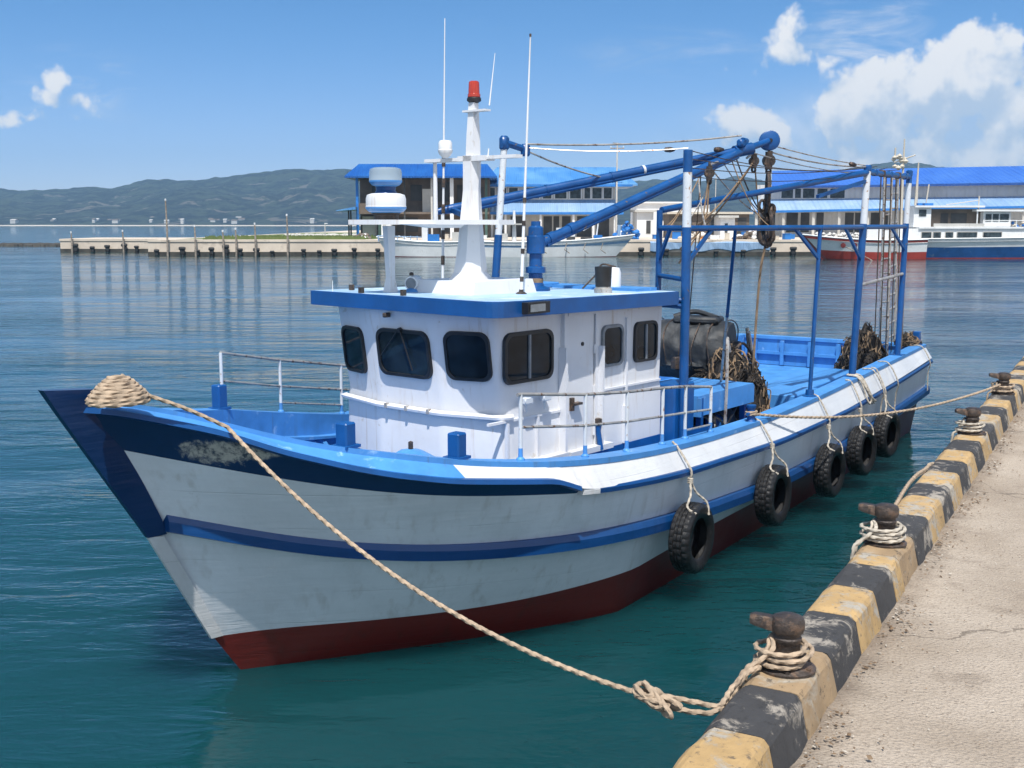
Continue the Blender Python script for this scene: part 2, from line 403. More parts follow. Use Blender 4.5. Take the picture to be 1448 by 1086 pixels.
# rub rails
def rail_strip(k, side, zc, h, d, u_from, u_to, n=90, top=.4):
    loops = []
    for t in np.linspace(0, 1, n):
        u = u_from + (u_to - u_from) * t
        b = br(k, u); z = zr(k, u) + zc
        loops.append([Hp(u, side * (b - .03), z + h / 2 + .01), Hp(u, side * (b + d * .75), z + h / 2 - .012), Hp(u, side * (b + d), z + h / 2 - h * top), Hp(u, side * (b + d * .95), z - h / 2 + .01), Hp(u, side * (b - .05), z - h / 2)])
    return MB().loft(loops)
for side in (1, -1):
    rail_strip('bl', side, .028, .085, .075, 2.32, LB + .06).build('upper_rub_rail', 'rail_blue', boat, 25)
    rail_strip('bl', side, .028, .088, .078, 2.10, 2.318, 6).build('rub_rail_end', 'strake_white', boat, 25)
    rail_strip('r2', side, .0, .165, .085, -.80, LB + .06, 110).build('lower_rub_rail', 'rail_blue', boat, 25)
    mb = MB(); loops = []                               # dark moulding on the sheer forward
    for t in np.linspace(0, 1, 50):
        u = -1.55 + (2.02 + 1.55) * t; b = br('knu', u); z = zr('knu', u)
        loops.append([Hp(u, side * (b - .04), z + .020), Hp(u, side * (b + .030), z + .012), Hp(u, side * (b + .036), z - .030), Hp(u, side * (b - .04), z - .040)])
    mb.loft(loops).build('sheer_moulding', 'mid_blue', boat, 25)

# cap rail, bulwark lining, deck
CI = .20
def b_in(u): return max(0.0, br('cap', u) - CI)
for side in (1, -1):
    loops = []
    for t in TS:
        u = -1.54 + (LB + .02 + 1.54) * t; b = br('cap', u); z = zr('cap', u)
        loops.append([Hp(u, side * (b + .025), z + .03), Hp(u, side * b_in(u), z + .03), Hp(u, side * b_in(u), z - .03), Hp(u, side * (b + .025), z - .025)])
    MB().loft(loops).build('cap_rail', 'light_blue', boat, 30)
MB().box((LB - .09, 0, zr('cap', LB) + .002), (.2, 2 * (br('cap', LB) - CI) + .004, .06)).build('cap_rail', 'light_blue', boat)
nose = MB(); us = np.linspace(-1.53, -.80, 12)
nose.loft([[Hp(u, br('cap', u) * .98, zr('cap', u) + .026) for u in us] + [Hp(u, -br('cap', u) * .98, zr('cap', u) + .026) for u in us[::-1]],
           [Hp(u, br('cap', u) * .98, zr('cap', u) - .03) for u in us] + [Hp(u, -br('cap', u) * .98, zr('cap', u) - .03) for u in us[::-1]]]).build('bow_plate', 'light_blue', boat)
ZF, ZM, ZA = 1.30, 1.22, 1.10
def zdeck(u): return ZF if u < 2.3 else (ZM if u < 6.6 else ZA)
def zfl(u): return max(zdeck(u), min(zr('cap', u) - .3, 1.95 - .58 * (u + .8)) if u < .35 else 0)
mb = MB()
for side in (1, -1):
    us = np.linspace(-.82, LB - .12, 90)
    top = [Hp(u, side * b_in(u), zr('cap', u) - .02) for u in us]
    bot = [Hp(u, side * max(0, min(b_in(u), b_at(u, zfl(u)) - .10)), zfl(u) - .02) for u in us]
    for i in range(89): mb.add([top[i], top[i + 1], bot[i + 1], bot[i]], [(0, 1, 2, 3)], 0, True)
mb.add([Hp(-.82, .5, zr('cap', -.82) - .02), Hp(-.82, -.5, zr('cap', -.82) - .02), Hp(-.82, -.35, 1.98), Hp(-.82, .35, 1.98)], [(0, 1, 2, 3)])
ub = LB - .14; bb = b_in(LB)
mb.box((ub, 0, (zr('cap', ub) + ZA) / 2), (.03, 2 * bb, zr('cap', ub) - ZA - .02))
mb.build('bulwark', 'light_blue', boat, 25)
def lin_b(u, z):
    zt_, zb_ = zr('cap', u) - .02, zfl(u) - .02; bt, bb_ = b_in(u), max(0, min(b_in(u), b_at(u, zfl(u)) - .10))
    return bt + (bb_ - bt) * (zt_ - z) / (zt_ - zb_)
for side in (1, -1):                                     # inner shelf below the cap, forward and aft
    loops = []
    for u in np.linspace(-.5, 4.6, 44):
        z = zr('cap', u) - .25; b = lin_b(u, z)
        loops.append([Hp(u, side * (b + .03), z), Hp(u, side * (b - .14), z), Hp(u, side * (b - .14), z - .04), Hp(u, side * (b + .03), z - .04)])
    MB().loft(loops).build('shelf', 'light_blue', boat, 30)
    for u in (.42, .95, 1.5, 2.05, 2.65, 3.25, 3.85, 4.4):
        z1 = zr('cap', u) - .29; b = lin_b(u, z1); zd = zdeck(u); bd = lin_b(u, zd)
        MB().prism([Hp(u - .03, side * b, z1), Hp(u - .03, side * (b - .10), z1), Hp(u - .03, side * (bd - .26), zd - .02), Hp(u - .03, side * (bd + .02), zd - .02)], (.06, 0, 0)).build('bracket', 'light_blue', boat)
for u in np.arange(8.0, 15.2, .95):                     # frames on the inside of the bulwark aft
    for side in (1, -1):
        b = min(b_in(u), b_at(u, ZA) - .1)
        MB().prism([Hp(u, side * (b + .06), zr('cap', u) - .03), Hp(u, side * (b - .07), zr('cap', u) - .03), Hp(u, side * (b - .10), ZA - .01), Hp(u, side * (b + .02), ZA - .01)], (.07, 0, 0)).build('bulwark_frame', 'light_blue', boat)
for v in np.linspace(-1.45, 1.45, 6):
    MB().box(Hp(ub - .05, v, (1.64 + ZA) / 2), (.09, .07, 1.64 - ZA - .04)).build('bulwark_frame', 'light_blue', boat)
MB().box(Hp(ub - .045, 0, 1.36), (.07, 2 * bb - .1, .06)).build('stringer', 'light_blue', boat)
mb = MB()
for u0, u1, z in ((-.10, 2.3, ZF), (2.3, 6.6, ZM), (6.6, LB - .1, ZA)):
    us = np.linspace(u0, u1, 24)
    e = [max(.02, b_at(u, z) - .085) for u in us]
    for i in range(23):
        mb.add([Hp(us[i], e[i], z), Hp(us[i + 1], e[i + 1], z), Hp(us[i + 1], -e[i + 1], z), Hp(us[i], -e[i], z)], [(0, 1, 2, 3)])
for u, za, zb in ((2.3, ZF, ZM), (6.6, ZM, ZA)):
    b = b_at(u, zb) - .09; mb.add([Hp(u, b, za), Hp(u, -b, za), Hp(u, -b, zb), Hp(u, b, zb)], [(0, 1, 2, 3)])
mb.build('deck', 'light_blue', boat)

# mooring bitts on the cap rail
def bitt(u, side, h, w=.125, top_only=False):
    b = br('cap', u) - .11; z = zr('cap', u) + .03
    mb = MB(); mb.box(Hp(u, side * b, z + h / 2), (w, w, h), 0, 0, .012); mb.box(Hp(u, side * b, z + .012), (w + .05, w + .05, .024)); mb.build('bitt', 'mid_blue', boat)
p = h_z(659, 652, 1.98); bitt(.98, 1, .23)
bitt(.12, 1, .21)
bitt(1.58, -1, .27)
bitt(LB - .25, 1, .26)
# covered vent on the foredeck
c = S(2.05, .15, ZF + .16)
mb = MB(); mb.lathe(c, [(.30, -.17), (.30, -.02), (.34, 0), (.34, .10), (.30, .16), (.12, .26), (.0, .28)], 8); mb.build('deck_vent', 'light_blue', boat)
MB().lathe(c + Vector((0, 0, .26)), [(.025, 0), (.025, .09), (.0, .10)], 8).build('vent_knob', 'dark_iron', boat)

# ---------------------------------------------------------------- railings
def railing(posts, tops, mids, r=.016, low=None, mats='steel', name='railing', ext=None):
    rl = MB()
    t = [Vector(p) for p in tops]; mdl = [Vector(p) for p in mids]
    rl.tube(([ext] if ext else []) + t, r, 8)
    rl.tube(mdl, r * .85, 8)
    if low: rl.tube([Vector(p) for p in low], r * .8, 8)
    o = rl.build(name, mats, boat)
    for a, b in zip(posts, t):
        pb = MB(); pb.tube([a, b], r * 1.15, 8); pb.build('rail_post', 'white_steel', o)
        MB().lathe(Vector(a), [(.04, 0), (.04, .012), (.022, .03), (.02, .11), (.0, .11)], 10).build('rail_foot', 'light_blue', o)
def rpost(u, h, side=1):
    a = Hp(u, side * (br('cap', u) - .12), zr('cap', u) + .03); return a, a + Vector((0, 0, h))
near_u = [1.62, 2.45, 3.15, 3.9]
PP = [rpost(u, .60) for u in near_u] + [rpost(4.45, .58), rpost(5.12, .52)]
railing([a for a, b in PP], [b for a, b in PP], [a.lerp(b, .5) for a, b in PP], low=[a.lerp(b, .16) for a, b in PP[4:]], ext=PP[0][1] + Vector((-.05, 0, .0)))
FP = [rpost(u, .62, -1) for u in (1.62, 2.70, 3.80)]
ext = FP[2][1] + Vector((.3, -.05, -.05))
railing([a for a, b in FP], [b for a, b in FP] + [ext], [a.lerp(b, .5) for a, b in FP] + [ext - Vector((0, 0, .3))], low=[a.lerp(b, .18) for a, b in FP[1:]])

# ---------------------------------------------------------------- wheelhouse
ZB = 1.5                                                   # foot of the white wall (blue coaming below)
lean = .13
# plan corners (superstructure frame): port front, port crease, starboard crease, starboard front, starboard rear, port rear
PLAN = [(2.56, .975), (2.36, .28), (2.38, -.64), (2.60, -1.44), (5.42, -1.44), (5.42, .975)]
def plan_at(z, grow=0):
    out = []
    f = max(0, (z - 2.17) / .95) * lean
    for i, (u, v) in enumerate(PLAN): out.append(S(u - (f if i < 4 else 0) - (grow if i < 4 else -grow), v + (grow if v > .3 else (-grow if v < -1 else 0)), z))
    return out
mb = MB()
def roundcorner(loop, i, r, n=5):
    p = loop[i]; a = loop[i - 1]; b = loop[(i + 1) % len(loop)]
    q0 = p + (a - p).normalized() * r; q1 = p + (b - p).normalized() * r
    return [(q0 * (1 - t) ** 2 + p * 2 * t * (1 - t) + q1 * t * t) for t in np.linspace(0, 1, n)]
def wl_loop(z, grow=0):
    L = plan_at(z, grow); o = []
    for i in range(6): o += roundcorner(L, i, .12 if i in (0, 3) else (.05 if i in (1, 2) else .02))
    return o
mb.loft([wl_loop(ZB), wl_loop(2.05), wl_loop(2.17, -.015), wl_loop(3.16)], smooth=True)
house = mb.build('wheelhouse', 'house_paint', boat, 24)
mb = MB(); mb.loft([wl_loop(ZM - .02, .012), wl_loop(ZB + .01, .012)]).build('coaming', 'mid_blue', boat)
mb = MB(); lp0 = wl_loop(2.06, .055); lp1 = wl_loop(2.085, .06); lp2 = wl_loop(2.105, .01); lpb = wl_loop(2.045, .01)
k = slice(0, 20)                                          # front moulding (pipe casing) round the front
def openstrip(ls):
    m = MB(); m.loft([[l[i] for l in ls] for i in range(len(ls[0]))]); return m
openstrip([lpb[0:18], lp0[0:18], lp1[0:18], lp2[0:18]]).build('moulding', 'house_paint', house, 25)
for f in (.18, .5, .8):                                   # clips on the moulding
    a = lp1[5].lerp(lp1[14], f); MB().box(a + Vector((0, 0, .0)), (.05, .03, .05)).build('clip', 'steel', house)

# windows: rounded frames on a plane
def rrect(w, h, r, n=6, tilt=0):
    o = []
    for cx, cy, a0 in ((w / 2 - r, h / 2 - r, 0), (-w / 2 + r, h / 2 - r, 90), (-w / 2 + r, -h / 2 + r, 180), (w / 2 - r, -h / 2 + r, 270)):
        for k in range(n): a = R(a0 + 90 * k / (n - 1)); o.append((cx + r * math.cos(a), cy + r * math.sin(a)))
    return o
def window(c, ax, ay, nrm, w, h, r=.09, fr=.027, seal='window_seal', split=None):
    P = lambda q, s, d: c + ax * (q[0] * s[0]) + ay * (q[1] * s[1]) + nrm * d
    base = rrect(w, h, r); k1 = ((w - 2 * fr) / w, (h - 2 * fr) / h)
    mb = MB()
    mb.loft([[P(q, (1.04, 1.04), -.01) for q in base], [P(q, (1.02, 1.02), .022) for q in base], [P(q, k1, .022) for q in base], [P(q, k1, -.004) for q in base]], caps=False, smooth=False)
    o = mb.build('window', seal, boat)
    mb = MB(); mb.add([P(q, k1, .006) for q in base], [tuple(range(len(base)))]); mb.build('pane', 'dark_glass', o)
    if split is not None:
        x = split * w; MB().hexa([c + ax * (x - .014) + ay * (-h / 2 + fr) + nrm * .003, c + ax * (x + .014) + ay * (-h / 2 + fr) + nrm * .003, c + ax * (x + .014) + ay * (-h / 2 + fr) + nrm * .024, c + ax * (x - .014) + ay * (-h / 2 + fr) + nrm * .024,
             c + ax * (x - .014) + ay * (h / 2 - fr) + nrm * .003, c + ax * (x + .014) + ay * (h / 2 - fr) + nrm * .003, c + ax * (x + .014) + ay * (h / 2 - fr) + nrm * .024, c + ax * (x - .014) + ay * (h / 2 - fr) + nrm * .024]).build('glazing_bar', 'window_trim', o)
    return o
def facet(i, j):
    lo = plan_at(2.17); hi = plan_at(3.16)
    a0, a1, b0, b1 = lo[i], hi[i], lo[j], hi[j]
    ax = ((b0 - a0) + (b1 - a1)).normalized(); cen = (a0 + a1 + b0 + b1) / 4
    ay = ((a1 + b1) - (a0 + b0)).normalized(); nr = ax.cross(ay).normalized()
    if nr.dot(cen - S(4, -.2, cen.z)) < 0: nr = -nr
    return a0, a1, b0, b1, ax, ay, nr
def facet_pt(F, x, z): 
    t = (z - 2.17) / .99; return (F[0].lerp(F[1], t)).lerp(F[2].lerp(F[3], t), x)
def facet_win(i, j, x0, x1, z0, z1, **kw):
    F = facet(i, j); c = facet_pt(F, (x0 + x1) / 2, (z0 + z1) / 2)
    w = (facet_pt(F, x1, z0) - facet_pt(F, x0, z0)).length
    return window(c, F[4], F[5], F[6], w, z1 - z0, **kw)
facet_win(3, 2, .14, .72, 2.38, 2.88, r=.10)
w = facet_win(2, 1, .08, .91, 2.42, 2.91, r=.11)
facet_win(1, 0, .16, .84, 2.44, 2.93, r=.10)
F = facet(2, 1); c = facet_pt(F, .5, 2.92) + F[6] * .03                # clear-view wiper on the middle window
mb = MB(); mb.tube([c, facet_pt(F, .64, 2.50) + F[6] * .035], .008, 6); mb.tube([c + F[5] * .02, facet_pt(F, .13, 2.62) + F[6] * .03], .005, 6); mb.lathe(c, [(.02, -.02), (.02, .02), (0, .02)], 8, F[6]); mb.build('wiper', 'black_paint', w)
# port side wall features: positions measured along the wall
SV = .965
def side_pt(u, z): 
    return S(u, .975, z)
sax = (side_pt(5, 2) - side_pt(3, 2)).normalized(); saz = Vector((0, 0, 1)); snr = sax.cross(saz)
if snr.y > 0: snr = -snr
def side_xy(x, y):
    P = s_v(x, y, .977); return P
def side_win(x0, x1, y0, y1, ym=None, **kw):
    cx, cy = (x0 + x1) / 2, (y0 + y1) / 2
    a = side_xy(x0, cy); b = side_xy(x1, cy); c = side_xy(cx, cy); t = side_xy(cx, y0 + 2); d = side_xy(cx, y1 - 2)
    return window(c, sax, saz, snr, (b - a).length, t.z - d.z, **kw)
side_win(714, 781, 467, 541, r=.10, split=.0, fr=.03)
side_win(851, 880, 458, 519, r=.08, seal='window_trim', fr=.026)
side_win(897, 928, 453, 512, r=.08, split=.0)
# door with jambs, lintel and handle
d0 = side_xy(800, 445); d1 = side_xy(839, 442); db = side_xy(803, 641)
dw = (d1 - d0).length; zt = d0.z - .02; zb = ZB + .05
def side_box(x0, x1, z0, z1, depth, o=None):
    a = d0.copy(); a.z = 0
    p = lambda x, z, d: a + sax * x + saz * z + snr * d
    return [p(x0, z0, -.01), p(x1, z0, -.01), p(x1, z0, depth), p(x0, z0, depth), p(x0, z1, -.01), p(x1, z1, -.01), p(x1, z1, depth), p(x0, z1, depth)]
door = MB().hexa(side_box(.012, dw - .012, zb, zt, .018)).build('door', 'house_paint', boat)
mb = MB(); mb.hexa(side_box(-.075, 0, ZB + .01, zt + .06, .045)); mb.hexa(side_box(dw, dw + .06, ZB + .01, zt + .03, .04)); mb.hexa(side_box(-.02, dw + .16, zt + .005, zt + .055, .055)); mb.hexa(side_box(dw + .055, dw + .085, ZB + .02, zt - .35, .10)); mb.hexa(side_box(-.105, -.072, ZB + .02, zt - .32, .09))
mb.build('door_frame', 'house_paint', boat)
mb = MB(); q = side_box(.05, .10, 2.02, 2.16, .05); mb.hexa(q); q = side_box(.06, .20, 2.08, 2.105, .085); mb.hexa(q); mb.build('handle', 'dark_iron', door)
a = d0.copy(); a.z = 2.72; MB().lathe(a + sax * (dw * .55) + snr * .018, [(.022, 0), (.022, .01), (0, .012)], 12, snr).build('peephole', 'black_paint', door)
for z in (1.75, 2.2, 2.65): MB().tube([a + sax * (dw - .01) + snr * .03 + saz * (z - 2.72 - .05), a + sax * (dw - .01) + snr * .03 + saz * (z - 2.72 + .05)], .014, 6).build('hinge', 'house_paint', door)
for q in ((dw + .62, dw + .65, ZB + .02, 2.95, .022), (dw + .1, dw + 1.35, 2.16, 2.185, .012), (-1.25, -.11, 2.03, 2.055, .02), (-.98, -.95, ZB + .01, 2.025, .03), (-.5, -.47, ZB + .01, 2.025, .03), (dw + .585, dw + .615, ZB + .02, 1.95, .06)):
    MB().hexa(side_box(*q)).build('wall_seam', 'house_paint', house)
mb = MB(); mb.hexa(side_box(0, .013, zb, zt, .012)); mb.hexa(side_box(dw - .013, dw, zb, zt, .012)); mb.hexa(side_box(.013, dw - .013, zt, zt + .006, .012)); mb.hexa(side_box(.013, dw - .013, zb - .012, zb, .012)); mb.build('door_gap_shade', 'window_seal', boat)  # black strips colour in the shade of the gap round the door
mb = MB(); mb.hexa(side_box(-.93, -.06, ZB + .03, ZB + .10, .10)); mb.hexa(side_box(-.02, .75, ZB + .03, ZB + .09, .11)); mb.build('kick_plate', 'strake_white', house)
for x in (-.72, -.42):                                    # two small deck lights with stalks
    P = d0.copy(); P.z = 2.20; P = P + sax * x
    o = MB(); o.box(P + snr * .07 + Vector((0, 0, .03)), (.13, .06, .07), YAW * -1, 0, .01); o.tube([P, P + snr * .06], .015, 6); o.tube([P + snr * .05, P + snr * .06 + Vector((0, 0, -.09))], .012, 6); o.build('deck_light', 'white_steel', boat)
mb = MB(); P = d0.copy(); P.z = 1.72; P = P + sax * (dw + .03) + snr * .06
mb.tube([P + saz * .12, P + saz * .02, P + snr * .04 - saz * .18], .03, 8); mb.build('side_bollard', 'mid_blue', boat)
MB().lathe(P + saz * .09, [(.04, 0), (.04, .07), (0, .08)], 10).build('bollard_cap', 'dark_iron', boat)

# roof
def rf(u, v, dz=0): return S(u, v, 3.265 - .017 * (u - 2.2) + dz)
RP = [(2.05, 1.29), (2.22, -1.58), (5.55, -1.72), (5.50, 1.17)]
def rloop(dz, inset=0):
    L = [rf(u + (inset if u < 3 else -inset), v + (-inset if v > 0 else inset), dz) for u, v in RP]; o = []
    for i, r in enumerate((.20, .06, .08, .07)): o += roundcorner(L, i, r, 6)
    return o
mb = MB(); mb.loft([rloop(-.155, .03), rloop(-.15), rloop(0), rloop(.003, .03)], caps=False)
n = len(rloop(0))
mb.add(rloop(-.155, .03), [tuple(range(n))], 0); mb.add(rloop(.003, .03), [tuple(range(n))], 1)
roof = mb.build('roof', ['mid_blue', 'roof_top'], boat)
MB().box(rf(4.55, -.75, .03), (1.2, .8, .06), -YAW, 0, .01).build('roof_hatch', 'light_blue', roof)
MB().box(rf(5.2, .2, .02), (.4, 1.4, .04), -YAW).build('roof_hatch', 'light_blue', roof)
e = rf(2.62, 1.31, -.02)
mb = MB(); mb.box(e + Vector((0, 0, -.045)), (.34, .09, .11), -YAW); fl = mb.build('floodlight', 'black_paint', boat)
MB().box(e + Vector((.02, -.05, -.045)), (.12, .015, .07), -YAW).build('lens', 'window_trim', fl); MB().box(e + Vector((-.10, -.05, -.045)), (.10, .015, .07), -YAW).build('lens', 'window_trim', fl)
for u, v in ((2.24, -.75), (2.22, -.1), (2.6, -1.3)):
    MB().box(rf(u, v, .035), (.05, .04, .06), -YAW).build('roof_fitting', 'dark_iron', roof)
c = facet_pt(facet(2, 1), .35, 3.07) + facet(2, 1)[6] * .06
MB().box(c, (.09, .05, .05), 0, 0, .01).build('roof_fitting', 'dark_iron', roof)

# ---------------------------------------------------------------- mast
mast = None
ZRF = 3.25
mb = MB()
mb.loft([[S(u, v, ZRF - .02) for u, v in ((2.86, -.62), (2.86, .28), (3.92, .28), (3.92, -.62))], [S(u, v, ZRF + .14) for u, v in ((2.92, -.58), (2.92, .25), (3.88, .25), (3.88, -.58))]])
mast = mb.build('mast_base', 'house_paint', boat)
def quad(u0, u1, v0, v1, z): return [S(u0, v0, z), S(u0, v1, z), S(u1, v1, z), S(u1, v0, z)]
mb = MB(); mc = -.16
sec = [(3.07, 3.56, .20, 3.385), (3.13, 3.50, .150, 3.47), (3.18, 3.47, .125, 3.75), (3.21, 3.45, .108, 4.02), (3.25, 3.43, .092, 4.35), (3.26, 3.43, .105, 4.62), (3.26, 3.43, .105, 4.72)]
mb.loft([[S(u0, mc - w * .55, z), S(u0, mc + w * .55, z), S((u0 + u1) / 2, mc + w, z), S(u1, mc + w * .5, z), S(u1, mc - w * .5, z), S((u0 + u1) / 2, mc - w, z)] for u0, u1, w, z in sec])
sec2 = [(3.30, 3.42, .055, 4.70), (3.31, 3.42, .048, 4.95), (3.33, 3.41, .035, 5.28)]
mb.loft([quad(u0, u1, mc - w, mc + w, z) for u0, u1, w, z in sec2])
pyl = mb.build('mast', 'house_paint', boat)
# lower platform towards the bow with a wing to port, and its strut
mb = MB()
pl = [(2.05, -.72), (2.12, -.34), (3.05, .08), (3.30, .26), (3.55, .26), (3.62, -.05), (3.62, -.45), (3.1, -.62), (2.6, -.80)]
mb.loft([[S(u, v, 3.985) for u, v in pl], [S(u, v, 4.035) for u, v in pl]])
mb.loft([quad(2.7, 3.1, mc - .05, mc + .05, 3.95), quad(2.3, 3.15, mc - .08, mc + .08, 3.99)])
mb.build('platform', 'house_paint', boat)
mb = MB(); mb.loft([quad(2.58, 2.72, -.78, -.68, ZRF - .01), quad(2.61, 2.69, -.76, -.70, 3.42), quad(2.58, 2.69, -.77, -.69, 3.97)]); mb.build('platform_strut', 'house_paint', boat)
# upper crosstree
mb = MB(); arm = [(3.28, -.72), (3.28, .48), (3.42, .48), (3.42, -.72)]
mb.loft([quad(3.26, 3.40, -.80, -.30, 4.665), quad(3.26, 3.40, -.80, -.30, 4.70)]); mb.loft([quad(3.26, 3.42, -.30, .10, 4.66), quad(3.26, 3.42, -.30, .10, 4.715)]); mb.loft([quad(3.28, 3.40, .10, .50, 4.675), quad(3.28, 3.40, .10, .50, 4.71)])
mb.tube([S(3.33, -.70, 4.02), S(3.33, -.70, 4.68)], [.028, .022], 8)
mb.loft([quad(3.30, 3.40, mc - .10, mc + .22, 5.18), quad(3.30, 3.40, mc - .10, mc + .22, 5.20)])
mb.tube([S(3.35, mc + .10, 5.19), S(3.35, mc + .03, 5.10)], .012, 6)
mb.build('crosstree', 'house_paint', boat)
# radars
def radome(c, rr, hh, topm, name):
    o = MB().lathe(c, [(rr * .55, 0), (rr * .85, hh * .06), (rr, hh * .22), (rr, hh * .34), (rr * .985, hh * .36), (rr * .985, hh * .72), (rr * .93, hh * .92), (rr * .7, hh), (0, hh)], 28).build(name, topm, boat)
    MB().lathe(c, [(rr * .5, -.012), (rr * .84, hh * .05), (rr * .995, hh * .21), (rr * 1.004, hh * .22), (rr * 1.004, hh * .30), (rr * .8, hh * .30)], 28).build('skirt', 'light_blue', o)
    return o
c = S(2.38, -.50, 4.035)
MB().lathe(c, [(.13, 0), (.13, .05), (.15, .055), (.15, .07), (0, .07)], 16).build('radar_foot', 'dark_iron', boat)
radome(c + Vector((0, 0, .07)), .212, .20, 'white_paint', 'radar')
MB().lathe(c + Vector((0, 0, .27)), [(.12, 0), (.10, .03), (.11, .10), (0, .10)], 16).build('radar_foot', 'rail_blue', boat)
radome(c + Vector((0, 0, .345)), .172, .19, 'smoked_plastic', 'radar')
mb = MB(); c = S(3.20, -.42, 4.70); mb.lathe(c, [(.03, 0), (.06, .03), (.078, .06), (.08, .085), (.074, .09), (.074, .16), (.06, .185), (0, .19)], 18); mb.build('satellite_dome', 'white_paint', boat)
c = S(3.38, mc, 5.27)
MB().lathe(c, [(.03, 0), (.078, .03), (.078, .055), (.06, .075), (0, .075)], 16).build('beacon_base', 'black_paint', boat)
MB().lathe(c + Vector((0, 0, .07)), [(.070, 0), (.070, .03), (.062, .035), (.058, .14), (.054, .16), (.04, .168), (0, .169)], 18).build('beacon_lamp', 'red_lamp', boat)
c = S(2.86, -.62, ZRF)
sl = MB(); sl.lathe(c + Vector((0, 0, .10)), [(.075, -.02), (.08, .02), (.08, .15), (.05, .20), (0, .2)], 16, S(3.2, -.75, 0) - S(2.6, -.5, 0)); sl = sl.build('searchlight', 'white_paint', boat)
d = (S(2.6, -.5, 0) - S(3.2, -.75, 0)).normalized()
MB().lathe(c + Vector((0, 0, .10)) + d * .018, [(.062, 0), (.058, .01), (.0, .004)], 16, d).build('lens', 'window_trim', sl)
MB().lathe(c, [(.10, 0), (.07, .03), (.03, .05), (0, .05)], 12).build('searchlight_foot', 'light_blue', boat)
MB().lathe(c + Vector((0, 0, .185)), [(.025, 0), (.025, .03), (0, .04)], 8).build('searchlight_knob', 'dark_iron', sl)
# whip antennas
def whip(a, b, r0, r1, name='antenna'):
    a = Vector(a); b = Vector(b); ps = [a.lerp(b, t) for t in np.linspace(0, 1, 12)]
    o = MB().tube(ps, list(np.linspace(r0, r1, 12)), 8).build(name, 'white_paint', boat); return o
A = rf(3.49, .41); top = s_v(750, 52, .41)
o = whip(A, top, .019, .007)
for t in (.05, .16, .27, .36): q = A.lerp(top, t); MB().tube([q, A.lerp(top, t + .02)], .021, 8).build('ferrule', 'dark_iron', o)
MB().lathe(A, [(.06, 0), (.06, .012), (.025, .03), (.025, .05), (0, .05)], 10).build('antenna_foot', 'dark_iron', o)
MB().lathe(top, [(.012, 0), (.012, .03), (0, .035)], 8).build('antenna_tip', 'dark_iron', o)
b0 = s_v(626, 396, -.95); b1 = s_v(629, 26, -.95)
o = whip(b0, b1, .017, .005)
for t in (.06, .16, .26, .36, .44): MB().tube([b0.lerp(b1, t), b0.lerp(b1, t + .035)], .022, 8).build('ferrule', 'dark_iron', o)
whip(s_v(692, 149, .05), s_v(700, 75, .05), .008, .003)
whip(rf(2.28, -1.25), rf(2.28, -1.25, .12), .006, .003)
whip(s_v(690, 222, .2), s_v(691, 210, .2), .01, .006)
# exhaust on the roof
c = rf(4.40, .84)
MB().lathe(c, [(.10, 0), (.10, .055), (.085, .06), (.085, .08), (0, .08)], 18).build('exhaust_foot', 'steel', boat)
MB().lathe(c + Vector((0, 0, .075)), [(.088, 0), (.096, .22), (.075, .222), (.07, .15), (0, .15)], 18).build('exhaust', 'black_rubber', boat)
mb = MB(); c = rf(5.2, .42); mb.lathe(c, [(.09, 0), (.09, .2), (.07, .26), (0, .27)], 14); mb.build('roof_vent', 'white_paint', boat)
mb = MB(); mb.tube(curve([c + Vector((-.3, .25, .02)), c + Vector((-.22, .1, .20)), c + Vector((-.1, .1, .30)), c + Vector((.05, 0, .27))], 8), .012, 6); mb.build('roof_hose', 'dark_iron', boat)

# ---------------------------------------------------------------- derrick and gantry
def pipe(a, b, r, m='crane_blue', name='pipe', n=12, rings=()):
    mb = MB(); mb.tube([a, b], r, n); o = mb.build(name, m, boat)
    return o
PD = rf(4.22, .02)
mb = MB(); h = 4.04 - PD.z
mb.lathe(PD, [(.17, 0), (.17, .03), (.10, .06), (.08, .12), (.08, .20), (.115, .21), (.115, .27), (.075, .28), (.072, .42), (.105, .43), (.105, .62), (.088, .63), (.085, .72), (.055, .74), (.055, .79), (0, .79)], 20)
ped = mb.build('derrick_pedestal', 'crane_blue', boat)
MB().lathe(PD + Vector((0, 0, .095)), [(.088, 0), (.088, .045), (.08, .05)], 20).build('collar', 'planks', ped)
TIP = h_v(1088, 199, 1.5)
J = h_v(1052, 212, 1.5)                                   # where both booms meet
B1 = s_v(640, 295, -1.25); B2 = PD + Vector((.08, -.02, .55))
d1 = (J - B1).normalized()
mb = MB(); mb.tube([B1, B1.lerp(J, .33), J + d1 * .1], .056, 14); bm1 = mb.build('boom', 'crane_blue', boat)
mb = MB(); mb.tube([B2, B2.lerp(J, .5), J], .056, 14); bm2 = mb.build('boom', 'crane_blue', boat)
for o, a in ((bm1, B1), (bm2, B2)):                       # stiffening pipe welded under each boom
    mb = MB(); q = Vector((0, 0, -.05)); s_ = (J - a).cross(Vector((0, 0, 1))).normalized() * .02
    mb.tube([a.lerp(J, .02) + q + s_, a.lerp(J, .96) + q + s_], .026, 10); mb.build('stiffener', 'crane_blue', o)
for t in (.03, .12): mb = MB(); mb.tube([B2.lerp(J, t), B2.lerp(J, t + .025)], .068, 14); mb.build('collar', 'crane_blue', bm2)
for t in (.3, .52, .63): mb = MB(); mb.tube([B1.lerp(J, t), B1.lerp(J, t + .008)], .063, 14); mb.build('collar', 'white_steel' if t > .6 else 'crane_blue', bm1)
mb = MB(); mb.tube([B1, B1 - d1 * .08, B1 - d1 * .2], [.056, .05, .035], 12); mb.bar(B1 + Vector((0, 0, -.02)), S(3.40, -.2, 4.05), .05, .06); mb.build('boom_cradle', 'crane_blue', boat)
